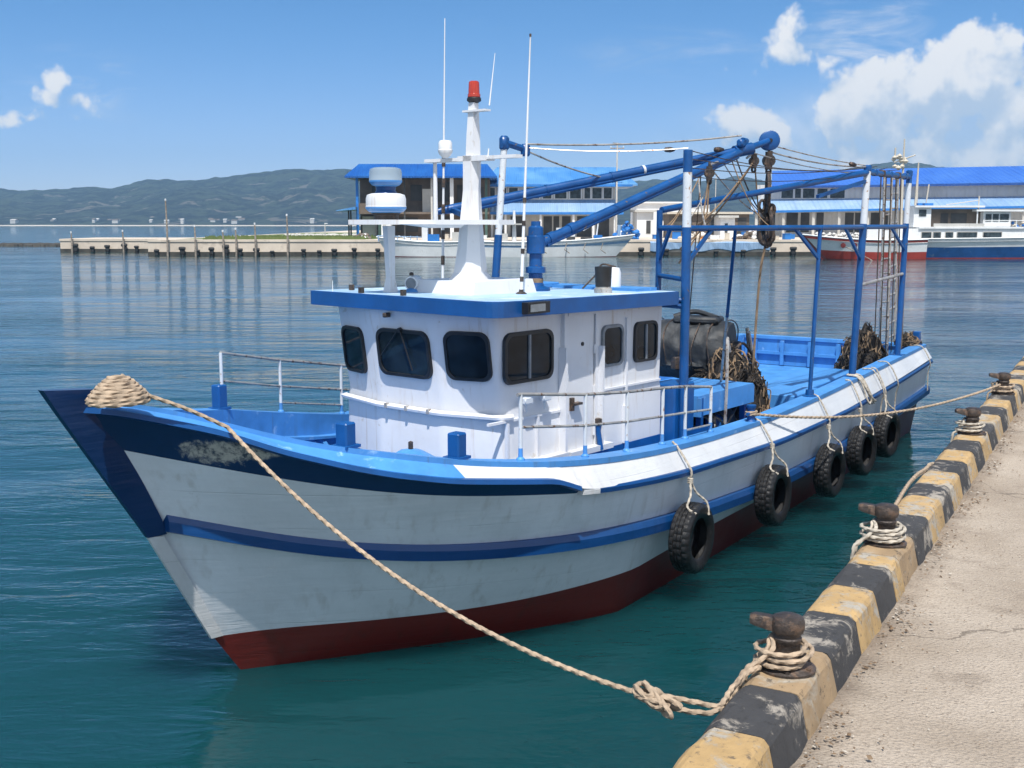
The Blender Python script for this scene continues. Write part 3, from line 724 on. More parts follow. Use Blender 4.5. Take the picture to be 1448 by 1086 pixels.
mb = MB(); mb.tube([J - d1 * .15, J + d1 * .12], .080, 14); mb.tube([J, TIP], .045, 12); mb.box(J + Vector((-.05, 0, .08)), (.22, .09, .10), 0, 0, .02); mb.tube([J + Vector((-.10, -.02, .12)), J + Vector((.08, .0, .12))], .035, 10)
hd = mb.build('boom_head', 'crane_blue', boat)
side = Vector((0.82, 1, 0)).normalized()
vw = (VX * 1).copy()
dirv = Vector((UX.dot(Vector((0, -1, 0))), -VX.dot(Vector((0, -1, 0))), 0)).normalized()   # hull-frame direction that faces the quay
mb = MB(); mb.lathe(TIP - dirv * .07, [(.115, 0), (.135, .01), (.135, .035), (.105, .05), (.105, .09), (.135, .105), (.135, .13), (.115, .14)], 22, dirv); sh = mb.build('sheave', 'crane_blue', boat)
MB().lathe(TIP + dirv * .066, [(.028, 0), (.028, .015), (0, .017)], 14, dirv).build('pin', 'black_paint', sh)

P7b = rf(4.05, -.45); P7t = s_v(713, 205, -.45)
mb = MB(); mb.tube([P7b, P7b.lerp(P7t, .38)], .046, 12); mb.build('post', 'crane_blue', boat)
mb = MB(); mb.tube([P7b.lerp(P7t, .38), P7t], [.042, .038], 12); mb.build('post', 'white_steel', boat)
mb = MB(); mb.box(P7t + Vector((0, 0, .02)), (.12, .10, .17), 0, 0, .03); mb.tube([P7t + Vector((.02, -.02, .02)), P7t + Vector((.22, -.1, -.03))], .04, 8); mb.box(P7t + Vector((.26, -.12, -.05)), (.12, .08, .14), 0, 0, .02); mb.build('post_head', 'crane_blue', boat)
mb = MB(); mb.tube([P7b + Vector((0, 0, .12)), PD + Vector((0, 0, .1)), ], .03, 8); mb.build('brace', 'crane_blue', boat)

# gantry posts (foot, top), all measured from their feet on deck or rail
Pa, Pat = Hp(5.47, 1.72, ZM), s_v(973, 212, 1.15)
Pb = S(6.05, .50, 1.2); Pbt = s_v(933, 297, .50)
Pc, Pct = Hp(10.6, 2.11, zr('cap', 10.6) + .02), h_v(1227, 238, 2.13)
Pd, Pdt = Hp(13.6, 1.96, zr('cap', 13.6) + .02), h_v(1286, 246, 1.98)
Pe, Pet = Hp(8.5, 2.19, zr('cap', 8.5) + .02), h_v(1160, 322, 2.21)
def post(a, b, r, white=None, name='gantry_post'):
    L = b - a
    if not white: MB().tube([a, b], r, 14).build(name, 'crane_blue', boat); return
    w0, w1 = white
    o = MB().tube([a, a + L * w0], r, 14).build(name, 'crane_blue', boat)
    MB().tube([a + L * w0, a + L * w1], r * .97, 14).build('white_band', 'white_steel', o)
    if w1 < .999: MB().tube([a + L * w1, b], r, 14).build('post_top', 'crane_blue', o)
    MB().box(a + Vector((0, 0, .01)), (r * 4.2, r * 4.2, .02)).build('foot_plate', 'crane_blue', o)
    return o
post(Pa, Pat, .054, (.755, .93))
post(Pb, Pbt, .038)
post(Pc, Pct, .055, (.735, .985))
post(Pd, Pdt, .050, (.73, .95))
post(Pe, Pet, .028)
MB().lathe(Pe, [(.1, 0), (.1, .02), (.06, .03), (.055, .1), (0, .1)], 12).build('foot_plate', 'crane_blue', boat)
def on(a, b, z): return a + (b - a) * ((z - a.z) / (b.z - a.z))
ZBM = 3.94
for p, q, r, z in ((Pb, Pa, .034, ZBM), (Pa, Pe, .034, ZBM), (Pe, Pc, .036, ZBM), (Pc, Pd, .036, ZBM)):
    pt = {id(Pb): Pbt, id(Pa): Pat, id(Pe): Pet, id(Pc): Pct, id(Pd): Pdt}
    MB().tube([on(p, pt[id(p)], z), on(q, pt[id(q)], z)], r, 12).build('gantry_beam', 'crane_blue', boat)
for p, pt, q, qt, zd, f in ((Pb, Pbt, Pa, Pat, .40, .42), (Pa, Pat, Pe, Pet, .42, .17), (Pe, Pet, Pa, Pat, .42, .22), (Pc, Pct, Pe, Pet, .50, .45), (Pd, Pdt, Pc, Pct, .40, .38)):
    MB().bar(on(p, pt, ZBM - zd), on(p, pt, ZBM).lerp(on(q, qt, ZBM), f), .035, .042).build('knee_brace', 'crane_blue', boat)
for z in (3.36,): MB().tube([on(Pb, Pbt, z), on(Pa, Pat, z - .02)], .03, 10).build('rung', 'crane_blue', boat)
MB().tube([on(Pc, Pct, 3.05), on(Pd, Pdt, 3.12)], .026, 10).build('rung', 'steel', boat)
mb = MB(); mb.tube([Pbt + Vector((.05, 0, 0)), Pct.lerp(Pc, .02)], [.040, .048], 12); mb.build('gantry_pipe', 'crane_blue', boat)
MB().bar(Pct.lerp(Pc, .06), Pct + (Pbt - Pct) * .28 + Vector((0, 0, -.26)), .045, .05).build('knee_brace', 'crane_blue', boat)
mb = MB(); mb.tube([Pct + Vector((0, 0, -.06)), Pdt + Vector((0, 0, -.05))], .042, 12); mb.build('gantry_pipe', 'crane_blue', boat)
for t in (.15, .32, .5, .7, .88):
    q = Pct.lerp(Pdt, t) + Vector((0, 0, -.05)); MB().box(q, (.09, .10, .11), t * 9, 0, .02).build('pulley_bracket', 'dark_iron' if t in (.32, .7) else 'crane_blue', boat)
MB().lathe(Pct, [(.06, -.03), (.06, .03), (.04, .05), (0, .05)], 12).build('post_cap', 'crane_blue', boat)
MB().lathe(Pdt, [(.056, -.03), (.056, .05), (.03, .07), (0, .07)], 12).build('post_cap', 'crane_blue', boat)
# side column and coaming aft of the wheelhouse
MB().box(S(5.72, .95, (ZM + 2.1) / 2 - .0), (.46, .34, 2.1 - ZM), -YAW, 0, .02).build('column', 'mid_blue', boat)
MB().hexa([S(5.4, .99, ZM), S(6.5, 1.0, ZM), S(6.5, .94, ZM), S(5.4, .94, ZM), S(5.4, .99, ZB + .01), S(6.5, 1.0, ZB - .05), S(6.5, .94, ZB - .05), S(5.4, .94, ZB + .01)]).build('coaming', 'mid_blue', boat)
mb = MB(); mb.tube([rf(5.52, 1.0, -.1), Pa + (Pat - Pa) * .52], .03, 8); mb.tube([S(5.75, .7, 1.9), S(5.62, .8, 3.1)], .03, 8); mb.tube([S(5.5, .8, 3.06), Pa + (Pat - Pa) * .5], .04, 8); mb.build('brace', 'crane_blue', boat)

# ---------------------------------------------------------------- working deck
tb = MB(); T0, T1, T2, T3 = h_z(948, 531, 1.9), h_z(1033, 538, 1.86), h_z(1054, 523, 1.86), h_z(972, 514, 1.9)
dz = Vector((0, 0, -.24))
ax = Vector((1, -.02, 0)); 
tc = Hp(7.15, 1.08, 1.80)
tb.box(tc, (1.55, .95, .05), R(-4)); tb.box(tc + Vector((0, -.46, -.12)), (1.55, .03, .24), R(-4)); tb.box(tc + Vector((.765, .03, -.12)), (.03, .93, .24), R(-4)); tb.box(tc + Vector((-.765, .0, -.12)), (.03, .93, .24), R(-4))
table = tb.build('work_table', 'light_blue', boat)
for sx in (-.7, .7):
    for sy in (-.4, .4): MB().box(tc + Vector((sx, sy, -.38)), (.07, .07, .74)).build('table_leg', 'mid_blue', table)
# hydraulic gear under the table
gm = MB(); base = tc + Vector((0, .05, -.58))
gm.box(base + Vector((-.2, .1, .08)), (.7, .5, .42), .1, 0, .03); gm.lathe(base + Vector((.35, -.2, .05)), [(.0, -.16), (.26, -.16), (.26, -.12), (.12, -.11), (.12, .11), (.26, .12), (.26, .16), (0, .16)], 18, (0.2, 1, 0)); gm.lathe(base + Vector((-.45, -.3, .0)), [(.17, -.2), (.17, .2)], 16, (1, .2, 0))
gm.build('hydraulic_winch', 'black_paint', boat)
gm = MB(); gm.lathe(base + Vector((.02, -.36, .08)), [(.13, -.14), (.15, -.1), (.15, .1), (.12, .14)], 14, (0, 0, 1)); gm.lathe(base + Vector((-.28, -.40, -.02)), [(.06, -.2), (.06, .25)], 10); gm.build('hydraulic_motor', 'mid_blue', boat)
for i in range(9):
    a = base + Vector((random.uniform(-.6, .6), -.42, .3)); b = base + Vector((random.uniform(-.6, .7), random.uniform(-.55, -.3), -.2))
    MB().tube(curve([a, a.lerp(b, .35) + Vector((random.uniform(-.15, .15), -.12, .05)), a.lerp(b, .7) + Vector((random.uniform(-.1, .1), -.1, -.1)), b], 7), .014, 6).build('hose', 'black_rubber', boat)
# tarp-covered net drum
dc = Hp(9.42, -.05, 2.05)
mb = MB(); axd = Vector((.18, -1, 0)).normalized(); pe = Vector((1, .18, 0)).normalized()
loops = []
for k, t in enumerate(np.linspace(-.62, .62, 25)):
    lp = []
    for a in np.linspace(0, 2 * math.pi, 57)[:-1]:
        rr = .475 * (1 - .13 * abs(t / .62) ** 4) * (1 + .10 * mnoise.noise(Vector((t * 4, math.cos(a) * 2.4, math.sin(a) * 2.4))) + .05 * mnoise.noise(Vector((t * 11, math.cos(a) * 6, math.sin(a) * 6))))
        zz = math.sin(a) * rr; xx = math.cos(a) * rr
        if zz < -.2: xx *= 1.12; zz = max(zz, -.56)
        if abs(zz) > .42: zz = math.copysign(.42 + (abs(zz) - .42) * .5, zz)
        lp.append(dc + axd * t + pe * xx + Vector((0, 0, zz)))
    loops.append(lp)
mb.loft(loops, smooth=True); drum = mb.build('covered_net_drum', 'tarp', boat, 50)
for t in (-.5, -.3, -.08, .15, .38, .6):
    mb = MB(); mb.tube([dc + axd * (t + .03 * math.sin(a * 3 + t * 9)) + pe * (math.cos(a) * .52) + Vector((0, 0, max(-.5, math.sin(a) * .475))) for a in np.linspace(-.6, 3.7, 26)], .010, 6); mb.build('lashing', 'dark_iron', drum)
mb = MB(); mb.box(dc + axd * .1 + Vector((0, 0, .47)), (.5, .7, .10), .2, 0, .03); mb.tube(curve([dc + axd * -.3 + Vector((0, 0, .5)), dc + Vector((.1, 0, .58)), dc + axd * .4 + Vector((0, 0, .5))], 8), .04, 8); mb.build('tarp_fold', 'tarp', drum)
for t in (-.7, .7):
    mb = MB(); mb.box(dc + axd * t + Vector((0, 0, -.55)), (.5, .1, .95), 0, 0, .02); mb.lathe(dc + axd * t, [(.0, -.05), (.16, -.05), (.16, .05), (0, .05)], 14, axd); mb.build('drum_stand', 'black_paint', boat)
mb = MB(); mb.tube([dc + axd * .78 + Vector((.2, 0, .35)), dc + axd * .8 + Vector((.3, 0, -.2)), dc + axd * .9 + Vector((.8, 0, -.8))], .03, 8); mb.tube([dc + axd * .86 + Vector((.05, 0, .3)), dc + axd * .9 + Vector((.5, 0, -.7))], .03, 8); mb.build('drum_brace', 'steel', boat)
gr = random.Random(31)
for k in range(12):
    q = Hp(8.55 + gr.uniform(-.5, .7), gr.uniform(.15, 1.2), ZA + gr.uniform(.2, .95)); kind = gr.random()
    mb = MB()
    if kind < .4: mb.lathe(q, [(0, -.1), (.12, -.1), (.12, -.07), (.06, -.06), (.06, .06), (.12, .07), (.12, .1), (0, .1)], 12, (gr.uniform(-1, 1), gr.uniform(-1, 1), .2))
    elif kind < .7: mb.box(q, (gr.uniform(.12, .3), gr.uniform(.1, .25), gr.uniform(.1, .3)), gr.uniform(0, 3), 0, .012)
    else: mb.tube(curve([q, q + Vector((.2, -.1, .2)), q + Vector((.35, -.25, -.1)), q + Vector((.3, -.3, -.5))], 6), .022, 7)
    mb.build('winch_gear', gr.choice(('black_paint', 'dark_iron', 'dark_iron', 'crane_blue')), boat)
# fish boxes, hatches on the aft deck
MB().box(Hp(9.9, 1.25, ZA + .18), (1.0, .8, .36), 0, 0, .015).build('hatch', 'light_blue', boat)
MB().box(Hp(13.2, -.3, ZA + .06), (1.8, 2.2, .12), 0, 0, .015).build('hatch', 'light_blue', boat)
MB().box(Hp(12.2, .9, ZA + .14), (2.6, .9, .28), 0, 0, .015).build('hatch', 'light_blue', boat)
mb = MB(); mb.box(Hp(10.9, -.2, ZA + .12), (.9, 1.6, .24)); mb.build('hatch', 'mid_blue', boat)
MB().box(Hp(11.365, -.2, ZA + .13), (.02, 1.2, .16)).build('hatch_opening', 'black_paint', boat)
# ladder of rods at the stern
lad = [h_v(1243, 520, 1.25), h_v(1254, 518, 1.25), h_v(1263, 512, 1.2)]
ladt = [h_v(1251, 246, 1.25), h_v(1261, 246, 1.25), h_v(1270, 246, 1.2)]
mb = MB()
for a, b in zip(lad, ladt): mb.tube([a, b], .024, 8)
for t in np.arange(.12, .98, .075): 
    mb.tube([lad[0].lerp(ladt[0], t), lad[1].lerp(ladt[1], t)], .018, 6); mb.tube([lad[1].lerp(ladt[1], t + .03), lad[2].lerp(ladt[2], t + .03)], .018, 6)
mb.build('ladder', 'steel', boat)

# ---------------------------------------------------------------- rigging (parts of the boat)
BW = boat.matrix_world if False else Matrix.Translation(BO) @ Matrix.Rotation(R(90) - TH, 4, 'Z')
def W(p): return BW @ Vector(p)                           # hull frame -> world
def line(a, b, s=0, r=.011, m='steel', name='rigging_wire'):
    return MB().tube(sag(a, b, s, 24), r, 6).build(name, m, boat)
e7 = P7t + Vector((.26, -.12, -.05))
line(e7 + Vector((0, 0, .07)), J + Vector((-.1, 0, .18)), .05, .013); line(e7 + Vector((0, 0, .03)), Pat + Vector((0, 0, .02)), .04, .007); line(e7, B1.lerp(J, .50), .03)
line(TIP + Vector((.05, 0, -.15)), Pct + Vector((0, 0, .02)), .05, .012); line(TIP + Vector((0, 0, -.05)), Pct + Vector((.05, 0, .04)), .03, .009); line(J, Pdt, .12, .008)
for a, b, t in ((e7, J, .62), (TIP, Pct, .82), (e7, J, .86)):
    q = Vector(a).lerp(Vector(b), t); MB().lathe(q - Vector((.08, 0, 0)), [(0, 0), (.03, .02), (.035, .1), (.02, .16), (0, .18)], 8, (b - a)).build('turnbuckle', 'dark_iron', boat)
def link(mb, c, h, w, r, ang):
    ax = Vector((math.cos(ang), math.sin(ang), 0)); pts = []
    for k in range(20):
        a = 2 * math.pi * k / 20; pts.append(c + ax * (math.cos(a) * w) + Vector((0, 0, math.sin(a) * h)))
    mb.tube(pts, r, 7, closed=True)
def pulley(c, r, name='pulley_block'):
    mb = MB(); mb.lathe(c - dirv * .05, [(0, 0), (r, .0), (r, .03), (r * .7, .04), (r * .7, .06), (r, .07), (r, .1), (0, .1)], 14, dirv)
    mb.bar(c + Vector((0, 0, r * 1.5)) - dirv * .07, c - Vector((0, 0, r * 1.4)) - dirv * .07, r * .8, .02); mb.bar(c + Vector((0, 0, r * 1.5)) + dirv * .07, c - Vector((0, 0, r * 1.4)) + dirv * .07, r * .8, .02)
    link(mb, c + Vector((0, 0, r * 1.75)), r * .5, r * .4, .016, .5); link(mb, c - Vector((0, 0, r * 1.7)), r * .5, r * .4, .016, 1.5)
    return mb.build(name, 'dark_iron', boat)
c0 = TIP - Vector((0, 0, .27)); pulley(c0, .085)
mb = MB(); link(mb, c0 - Vector((0, 0, .42)), .26, .15, .028, .5)
for k in range(16): link(mb, c0 + Vector((random.uniform(-.07, .07), random.uniform(-.07, .07), -.55 - .03 * k)), .07, .045, .02, k * 1.3)
link(mb, c0 - Vector((0, 0, .86)), .20, .13, .03, .9); link(mb, c0 - Vector((0.03, 0, .98)), .17, .10, .03, 2.2)
for k in range(10): link(mb, c0 + Vector((random.uniform(-.08, .08), random.uniform(-.06, .06), -.95 - .02 * k)), .06, .04, .02, k * 1.7)
mb.build('chain', 'dark_iron', boat)
c1 = h_v(1066, 228, 1.5); pulley(c1, .065); line(c1 + Vector((0, 0, .12)), J + Vector((.1, 0, -.1)), 0, .016)
c2 = h_v(1003, 245, 1.5); pulley(c2, .06); line(c2 + Vector((0, 0, .1)), B2.lerp(J, .86), 0, .016)
mb = MB()
low = Hp(8.3, 1.42, 1.35)
mb.tube(curve([c0 - Vector((0, 0, 1.1)), c0.lerp(low, .45) + Vector((-.03, 0, 0)), c0.lerp(low, .75) + Vector((-.05, 0, 0)), low], 10), .018, 6)
mb.build('hoist_rope', 'planks', boat)
for a, b, s in ((c1, h_v(988, 318, 1.5), .05), (c1, h_v(962, 352, 1.45), .10), (c2 - Vector((0, 0, .1)), h_v(1000, 300, 1.5), .02), (c2, h_v(985, 360, 1.5), .06), (h_v(1068, 240, 1.5), h_v(1074, 320, 1.5), .0), (h_v(1000, 300, 1.5), h_v(960, 372, 1.5), .05)):
    MB().tube(sag(a, b, s, 12), .011, 6).build('hanging_line', 'planks', boat)
mb = MB(); g_top = on(Pa, Pat, ZBM).lerp(on(Pe, Pet, ZBM), .33); g_bot = tc + Vector((.62, -.1, .03))
mb.tube([g_top, g_top.lerp(g_bot, .55)], .022, 8); mb.build('stay_pole', 'crane_blue', boat)
MB().tube([g_top.lerp(g_bot, .5), g_bot], .017, 8).build('stay_pole', 'steel', boat)
mb = MB(); mb.tube(curve([tc + Vector((-.15, -.5, -.75)), tc + Vector((-.1, -.5, .1)), tc + Vector((0, -.45, .62)), tc + Vector((.12, -.4, .68)), tc + Vector((.2, -.4, .5))], 8), .022, 6); mb.build('pipe_stand', 'steel', boat)
gr = random.Random(12)
for k in range(9):
    a = B2.lerp(J, gr.uniform(.72, .98)) - Vector((0, 0, .05)); b = gr.choice((on(Pb, Pbt, ZBM).lerp(on(Pa, Pat, ZBM), gr.random()), on(Pa, Pat, ZBM).lerp(on(Pe, Pet, ZBM), gr.random()), c0 - Vector((0, 0, .8)), tc + Vector((gr.uniform(-.4, .7), .2, .1))))
    MB().tube(sag(a, b, gr.uniform(0, .15), 14), gr.uniform(.006, .011), 5).build('hanging_line', gr.choice(('dark_iron', 'planks', 'steel')), boat)
for k in range(4): line(Pat + Vector((0, 0, -.1 * k)), Pct.lerp(Pdt, gr.random()) + Vector((0, 0, .05)), gr.uniform(.05, .2), .006, 'dark_iron')
for k in range(5): line(Pct.lerp(Pdt, .3 + .12 * k) - Vector((0, 0, .1)), h_v(1236 + 8 * k, 500, 1.3), 0, .010, 'planks', 'hanging_line')
line(Pdt, Hp(14.6, 1.75, 1.7), .05, .012, 'planks', 'hanging_line')

# the far sheer of this old boat sits a little higher forward and lower beside the wheelhouse than the near one
def sheer_dz(u): return float(np.interp(u, (-1.2, .7, 1.7, 3.8, 6, 13), (0, .11, .10, -.09, -.08, 0)))
def sst(x): x = min(1, max(0, x)); return x * x * (3 - 2 * x)
for o in list(COL.objects):
    if o.type == 'MESH' and o.name.split('.')[0] in ('hull', 'cap_rail', 'bow_plate', 'bulwark', 'shelf', 'bracket', 'sheer_moulding', 'railing', 'rail_post', 'rail_foot', 'bitt') and len(o.data.vertices):
        for vt in o.data.vertices:
            if vt.co.y > .1 and vt.co.x < 13: vt.co.z += sheer_dz(vt.co.x) * sst((vt.co.y - .1) / .6) * sst((vt.co.z - 1.25) / .35)

# ================================================================== LOOSE THINGS ON THE BOAT
def heap(name, c, rx, ry, rz, m, label, cat, strands=40, strand_m=None, seed=1, rot=0, sr=.009):
    rnd = random.Random(seed); mb = MB(); n, k = 34, 14; loops = []
    for j in range(k + 1):
        ph = j / k * math.pi / 2; lp = []
        for i in range(n):
            a = 2 * math.pi * i / n; d = Vector((math.cos(a) * math.cos(ph), math.sin(a) * math.cos(ph), math.sin(ph)))
            f = 1 + .28 * mnoise.noise(d * 2.3 + Vector((seed, 0, 0))) + .14 * mnoise.noise(d * 6 + Vector((0, seed, 0)))
            x, y = d.x * rx * f, d.y * ry * f
            lp.append((x * math.cos(rot) - y * math.sin(rot), x * math.sin(rot) + y * math.cos(rot), d.z * rz * f - .02))
        loops.append(lp)
    mb.loft(loops, smooth=True)
    for s in range(strands):
        a = rnd.uniform(0, 6.28); ph = rnd.uniform(.1, 1.3); pts = []
        for q in range(6):
            d = Vector((math.cos(a) * math.cos(ph), math.sin(a) * math.cos(ph), math.sin(ph))); f = 1.02 + .30 * mnoise.noise(d * 2.3 + Vector((seed, 0, 0))) + rnd.uniform(0, .07)
            x, y = d.x * rx * f, d.y * ry * f
            pts.append((x * math.cos(rot) - y * math.sin(rot), x * math.sin(rot) + y * math.cos(rot), max(.0, d.z * rz * f)))
            a += rnd.uniform(-.35, .35); ph = min(1.5, max(0.02, ph + rnd.uniform(-.25, .22)))
        mb.tube(curve(pts, 4), sr, 5, 1 if s % 2 else 0)
    o = mb.build(name, [m, strand_m or m], None, 60); o.location = W(c); o.rotation_euler.z = R(90) - TH
    return tag(o, label, cat)
heap('fishing_net', Hp(8.35, 1.1, ZA), .42, .55, 1.0, 'net', 'dark brown fishing net heaped beside the blue work table amidships', 'fishing net', 110, 'planks', 3)
heap('fishing_net', Hp(9.0, .6, ZA), .55, .7, .62, 'net', 'low tangle of brown net and rope in front of the tarp covered drum', 'fishing net', 60, 'planks', 5)
hs = h_z(1252, 541, ZA); hs.y += .42
heap('fishing_net', hs, .66, .40, .92, 'net', 'dark fishing net piled around the ladder rods at the stern', 'fishing net', 110, 'planks', 8)
heap('rope_tangle', h_z(1284, 487, 1.70), .30, .22, .22, 'net', 'small brown rope tangle lying on the stern corner of the boat', 'rope', 60, 'planks', 9)
heap('fishing_net', Hp(8.9, 1.45, ZA), .35, .3, .2, 'blue_net', 'small blue net lying on the deck below the gunwale amidships', 'fishing net', 30, 'pale_rope', 12)
mb = MB()
for k in range(5): mb.box((random.uniform(-.1, .1), k * .12 - .24, .05 + .01 * k), (.8, .1, .03), random.uniform(-.15, .15))
o = mb.build('planks', 'planks', None); o.location = W(Hp(8.6, 1.65, ZA + .12)); o.rotation_euler.z = R(90) - TH
tag(o, 'loose brown wooden planks lying on deck beside the gunwale amidships', 'planks')

# coil of rope on the bow, with the mooring line that leaves it for the quay
def rope_mesh(pts, r, step=.022, n=9, pitch=None):
    return resample(pts, step), r, n, (pitch or r * 5.5)
def rope_add(mb, pts, r, step=None, mi=0):
    mb.tube(resample(pts, step or max(.010, r * .55)), r, 9, mi, lobes=3, pitch=r * 6)
cb = h_z(168, 573, 2.645); cb.z = zr('cap', cb.x) + .028
pts = []; turns = 7.0
for k in range(int(turns * 30)):
    t = k / (turns * 30); a = 2 * math.pi * turns * t
    rr = .178 * (1 - t) ** .75 + .028; pts.append(W(cb + Vector((math.cos(a) * rr * 1.15, math.sin(a) * rr, .02 + .185 * t ** .85))))
mb = MB(); rope_add(mb, pts, .019)
pts2 = [W(cb + Vector((math.cos(a) * .196 * 1.15, math.sin(a) * .196, .018))) for a in np.linspace(0, 6.1, 40)]; rope_add(mb, pts2, .019)
mb.loft([[W(cb + Vector((math.cos(a) * r_ * 1.15, math.sin(a) * r_, z))) for a in np.linspace(0, 6.28, 25)[:-1]] for r_, z in ((.165, .0), (.13, .08), (.05, .18), (.01, .2))])
tag(mb.build('rope_coil', 'rope', None), 'cone shaped coil of beige rope on the tip of the bow', 'rope coil')

# ---------------------------------------------------------------- quay frame: s along the kerb, q to the right of its water edge
QA = R(28.7); QD = Vector((math.sin(QA), math.cos(QA), 0)); QN = Vector((QD.y, -QD.x, 0)); K0 = Vector((.82, 5.34, 0))
def Q(s, q, z): return K0 + QD * s + QN * q + Vector((0, 0, z))
ZK, ZQ = 1.30, 1.03
def bollard_pos(s): return Q(s, .14, ZK)
BS = [1.54, 4.66, 10.45, 14.4]
# bow mooring line
p0 = W(cb + Vector((.17, -.13, .05))); p1 = W(Hp(-.80, br('knu', -.80) + .03, zr('knu', -.80) + .05)); knot = at_y(925, 987, 6.05)
pe1 = Q(.80, -.06, ZK - .03); pe2 = Q(.86, -.06, ZK - .02)
s1 = sag(p1, knot, .30, 70)
mb = MB()
rope_add(mb, curve([p0, p0.lerp(p1, .5) + Vector((0, 0, .015)), p1], 14)[:-1] + s1, .0150)
for e, off in ((pe1, -.02), (pe2, .02)):
    rope_add(mb, curve([knot + Vector((0, 0, off)), knot.lerp(e, .3) + Vector((0, 0, off * 1.2 - .01)), knot.lerp(e, .7) + Vector((0, 0, off * .8 - .015)), e, Q(1.1, -.065, ZK - .03 + off), Q(1.25, -.03, ZK + .03), Q(1.36, .03, ZK + .05)], 12), .0150)
dk = (knot - p1).normalized(); sk = dk.cross(Vector((0, 0, 1))).normalized(); uk = sk.cross(dk)
for j, (o_, ph) in enumerate(((-.05, 0), (.03, 1.2), (.10, 2.4))):
    kp = [knot + dk * (o_ + .05 * math.sin(2 * a + ph)) + sk * (.042 * math.cos(a)) + uk * (.042 * math.sin(a)) for a in np.linspace(0, 6.6, 30)]
    rope_add(mb, kp, .0155)
for j in range(2):
    kp = [knot + dk * (-.02 + .11 * math.cos(a)) + sk * (.05 * math.sin(a) * (1 - 2 * j)) + uk * (.02 * math.sin(2 * a)) for a in np.linspace(0, 6.2, 34)]; rope_add(mb, kp, .014)
tag(mb.build('mooring_rope', 'rope', None), 'long beige rope from bow coil across the hull, knotted near the nearest bollard', 'mooring rope')
# stern breast line
a0 = W(Hp(6.2, br('cap', 6.2) - .06, zr('cap', 6.2) + .12)); a1 = bollard_pos(BS[3]) + Vector((-.1, -.1, .16))
mb = MB(); rope_add(mb, sag(a0, a1, .22, 70), .017)
rope_add(mb, [a0 + Vector((.06 * math.cos(t), .06 * math.sin(t), -.02 + .004 * t)) for t in np.linspace(0, 13, 50)], .016)
tag(mb.build('mooring_rope', 'rope', None), 'beige rope stretched from the port gunwale amidships to the farthest bollard', 'mooring rope')
mb = MB(); c = Hp(6.2, br('cap', 6.2) - .06, zr('cap', 6.2) + .03); mb.lathe(c, [(.07, 0), (.05, .02), (.045, .15), (.06, .17), (.06, .2), (0, .21)], 12); mb.tube([c + Vector((-.12, 0, .1)), c + Vector((.12, 0, .1))], .02, 8); mb.build('cleat', 'mid_blue', boat)

# ---------------------------------------------------------------- tyre fenders and their lanyards
def tyre_mesh():
    mb = MB(); n = 120; R0 = .372
    prof = [(.215, -.085), (.235, -.10), (.30, -.118), (.335, -.115), (.352, -.105), (.370, -.088), (.374, -.056), (.374, -.052), (.362, -.046), (.362, -.036), (.375, -.03), (.376, -.004), (.364, -.002), (.364, .010), (.376, .012), (.375, .03), (.362, .036), (.362, .046), (.374, .052), (.374, .056), (.370, .088), (.352, .105), (.335, .115), (.30, .118), (.235, .10), (.215, .085), (.225, .07), (.30, .08), (.345, .06), (.345, -.06), (.30, -.08), (.225, -.07)]
    loops = []
    for k in range(n):
        a = 2 * math.pi * k / n; lp = []
        for i, (r, x) in enumerate(prof):
            rr = r
            if 4 <= i <= 21 and (k % 4 == (1 if abs(x) > .05 else 3)): rr -= .009
            lp.append((rr * math.cos(a), x, rr * math.sin(a)))
        loops.append(lp)
    loops.append(loops[0])
    mb.loft(loops, caps=False, smooth=True); return mb
ORD = ['nearest the bow and largest looking', 'second from the bow', 'third from the bow, middle of the row', 'fourth from the bow', 'nearest the stern and smallest looking']
TY = [(978, 760), (1093, 700), (1173, 665), (1218, 637), (1253, 614)]
tyre0 = None
for i, (px, pz) in enumerate(TY):
    v = 2.5
    for _ in range(8):
        q = h_v(px, pz, v); u, z = q.x, q.z; v = max(br('r2', u) + .085, b_at(u, z)) + .125
    if i == 0:
        o = tyre_mesh().build('tyre_fender', 'black_rubber', None, 30); tyre0 = o
    else:
        o = tyre0.copy(); COL.objects.link(o)
    o.location = W(Hp(u, v, z)); o.rotation_euler = (R(random.uniform(-4, 4)), R(random.uniform(0, 300)), R(90) - TH + R(random.uniform(-5, 5)))
    tag(o, 'black tyre fender on the hull side, ' + ORD[i], 'tyre', 'tyre fenders along the port side')
    top = W(Hp(u - .05 + .1 * random.random(), br('cap', u) - .05, zr('cap', u) + .05)); kn = W(Hp(u, max(br('bl', u) + .09, v - .06), z + .62))
    el = W(Hp(u, br('cap', u) + .04, zr('cap', u) - .0))
    rl = W(Hp(u, br('bl', u) + .095, zr('bl', u) + .06))
    mb = MB(); rope_add(mb, curve([top, el, rl, kn], 10), .012)
    for sgn in (-1, 1):
        rope_add(mb, curve([kn, kn.lerp(W(Hp(u + sgn * .14, v + .05, z + .33)), .5), W(Hp(u + sgn * .16, v + (.09 if sgn > 0 else .02), z + .36)), W(Hp(u + sgn * .15, v + .125, z + .22 if sgn > 0 else z + .30))], 10), .012)
    for k in range(3): rope_add(mb, [kn + Vector((.022 * math.cos(t), .022 * math.sin(t), -.03 + k * .02)) for t in np.linspace(0, 6.3, 14)], .011)
    tag(mb.build('tyre_rope', 'pale_rope', None), 'thin pale rope over the gunwale holding the tyre that hangs ' + ['nearest the bow', 'second from the bow', 'third from the bow', 'fourth from the bow', 'nearest the stern'][i], 'rope', 'tyre ropes on the port side')
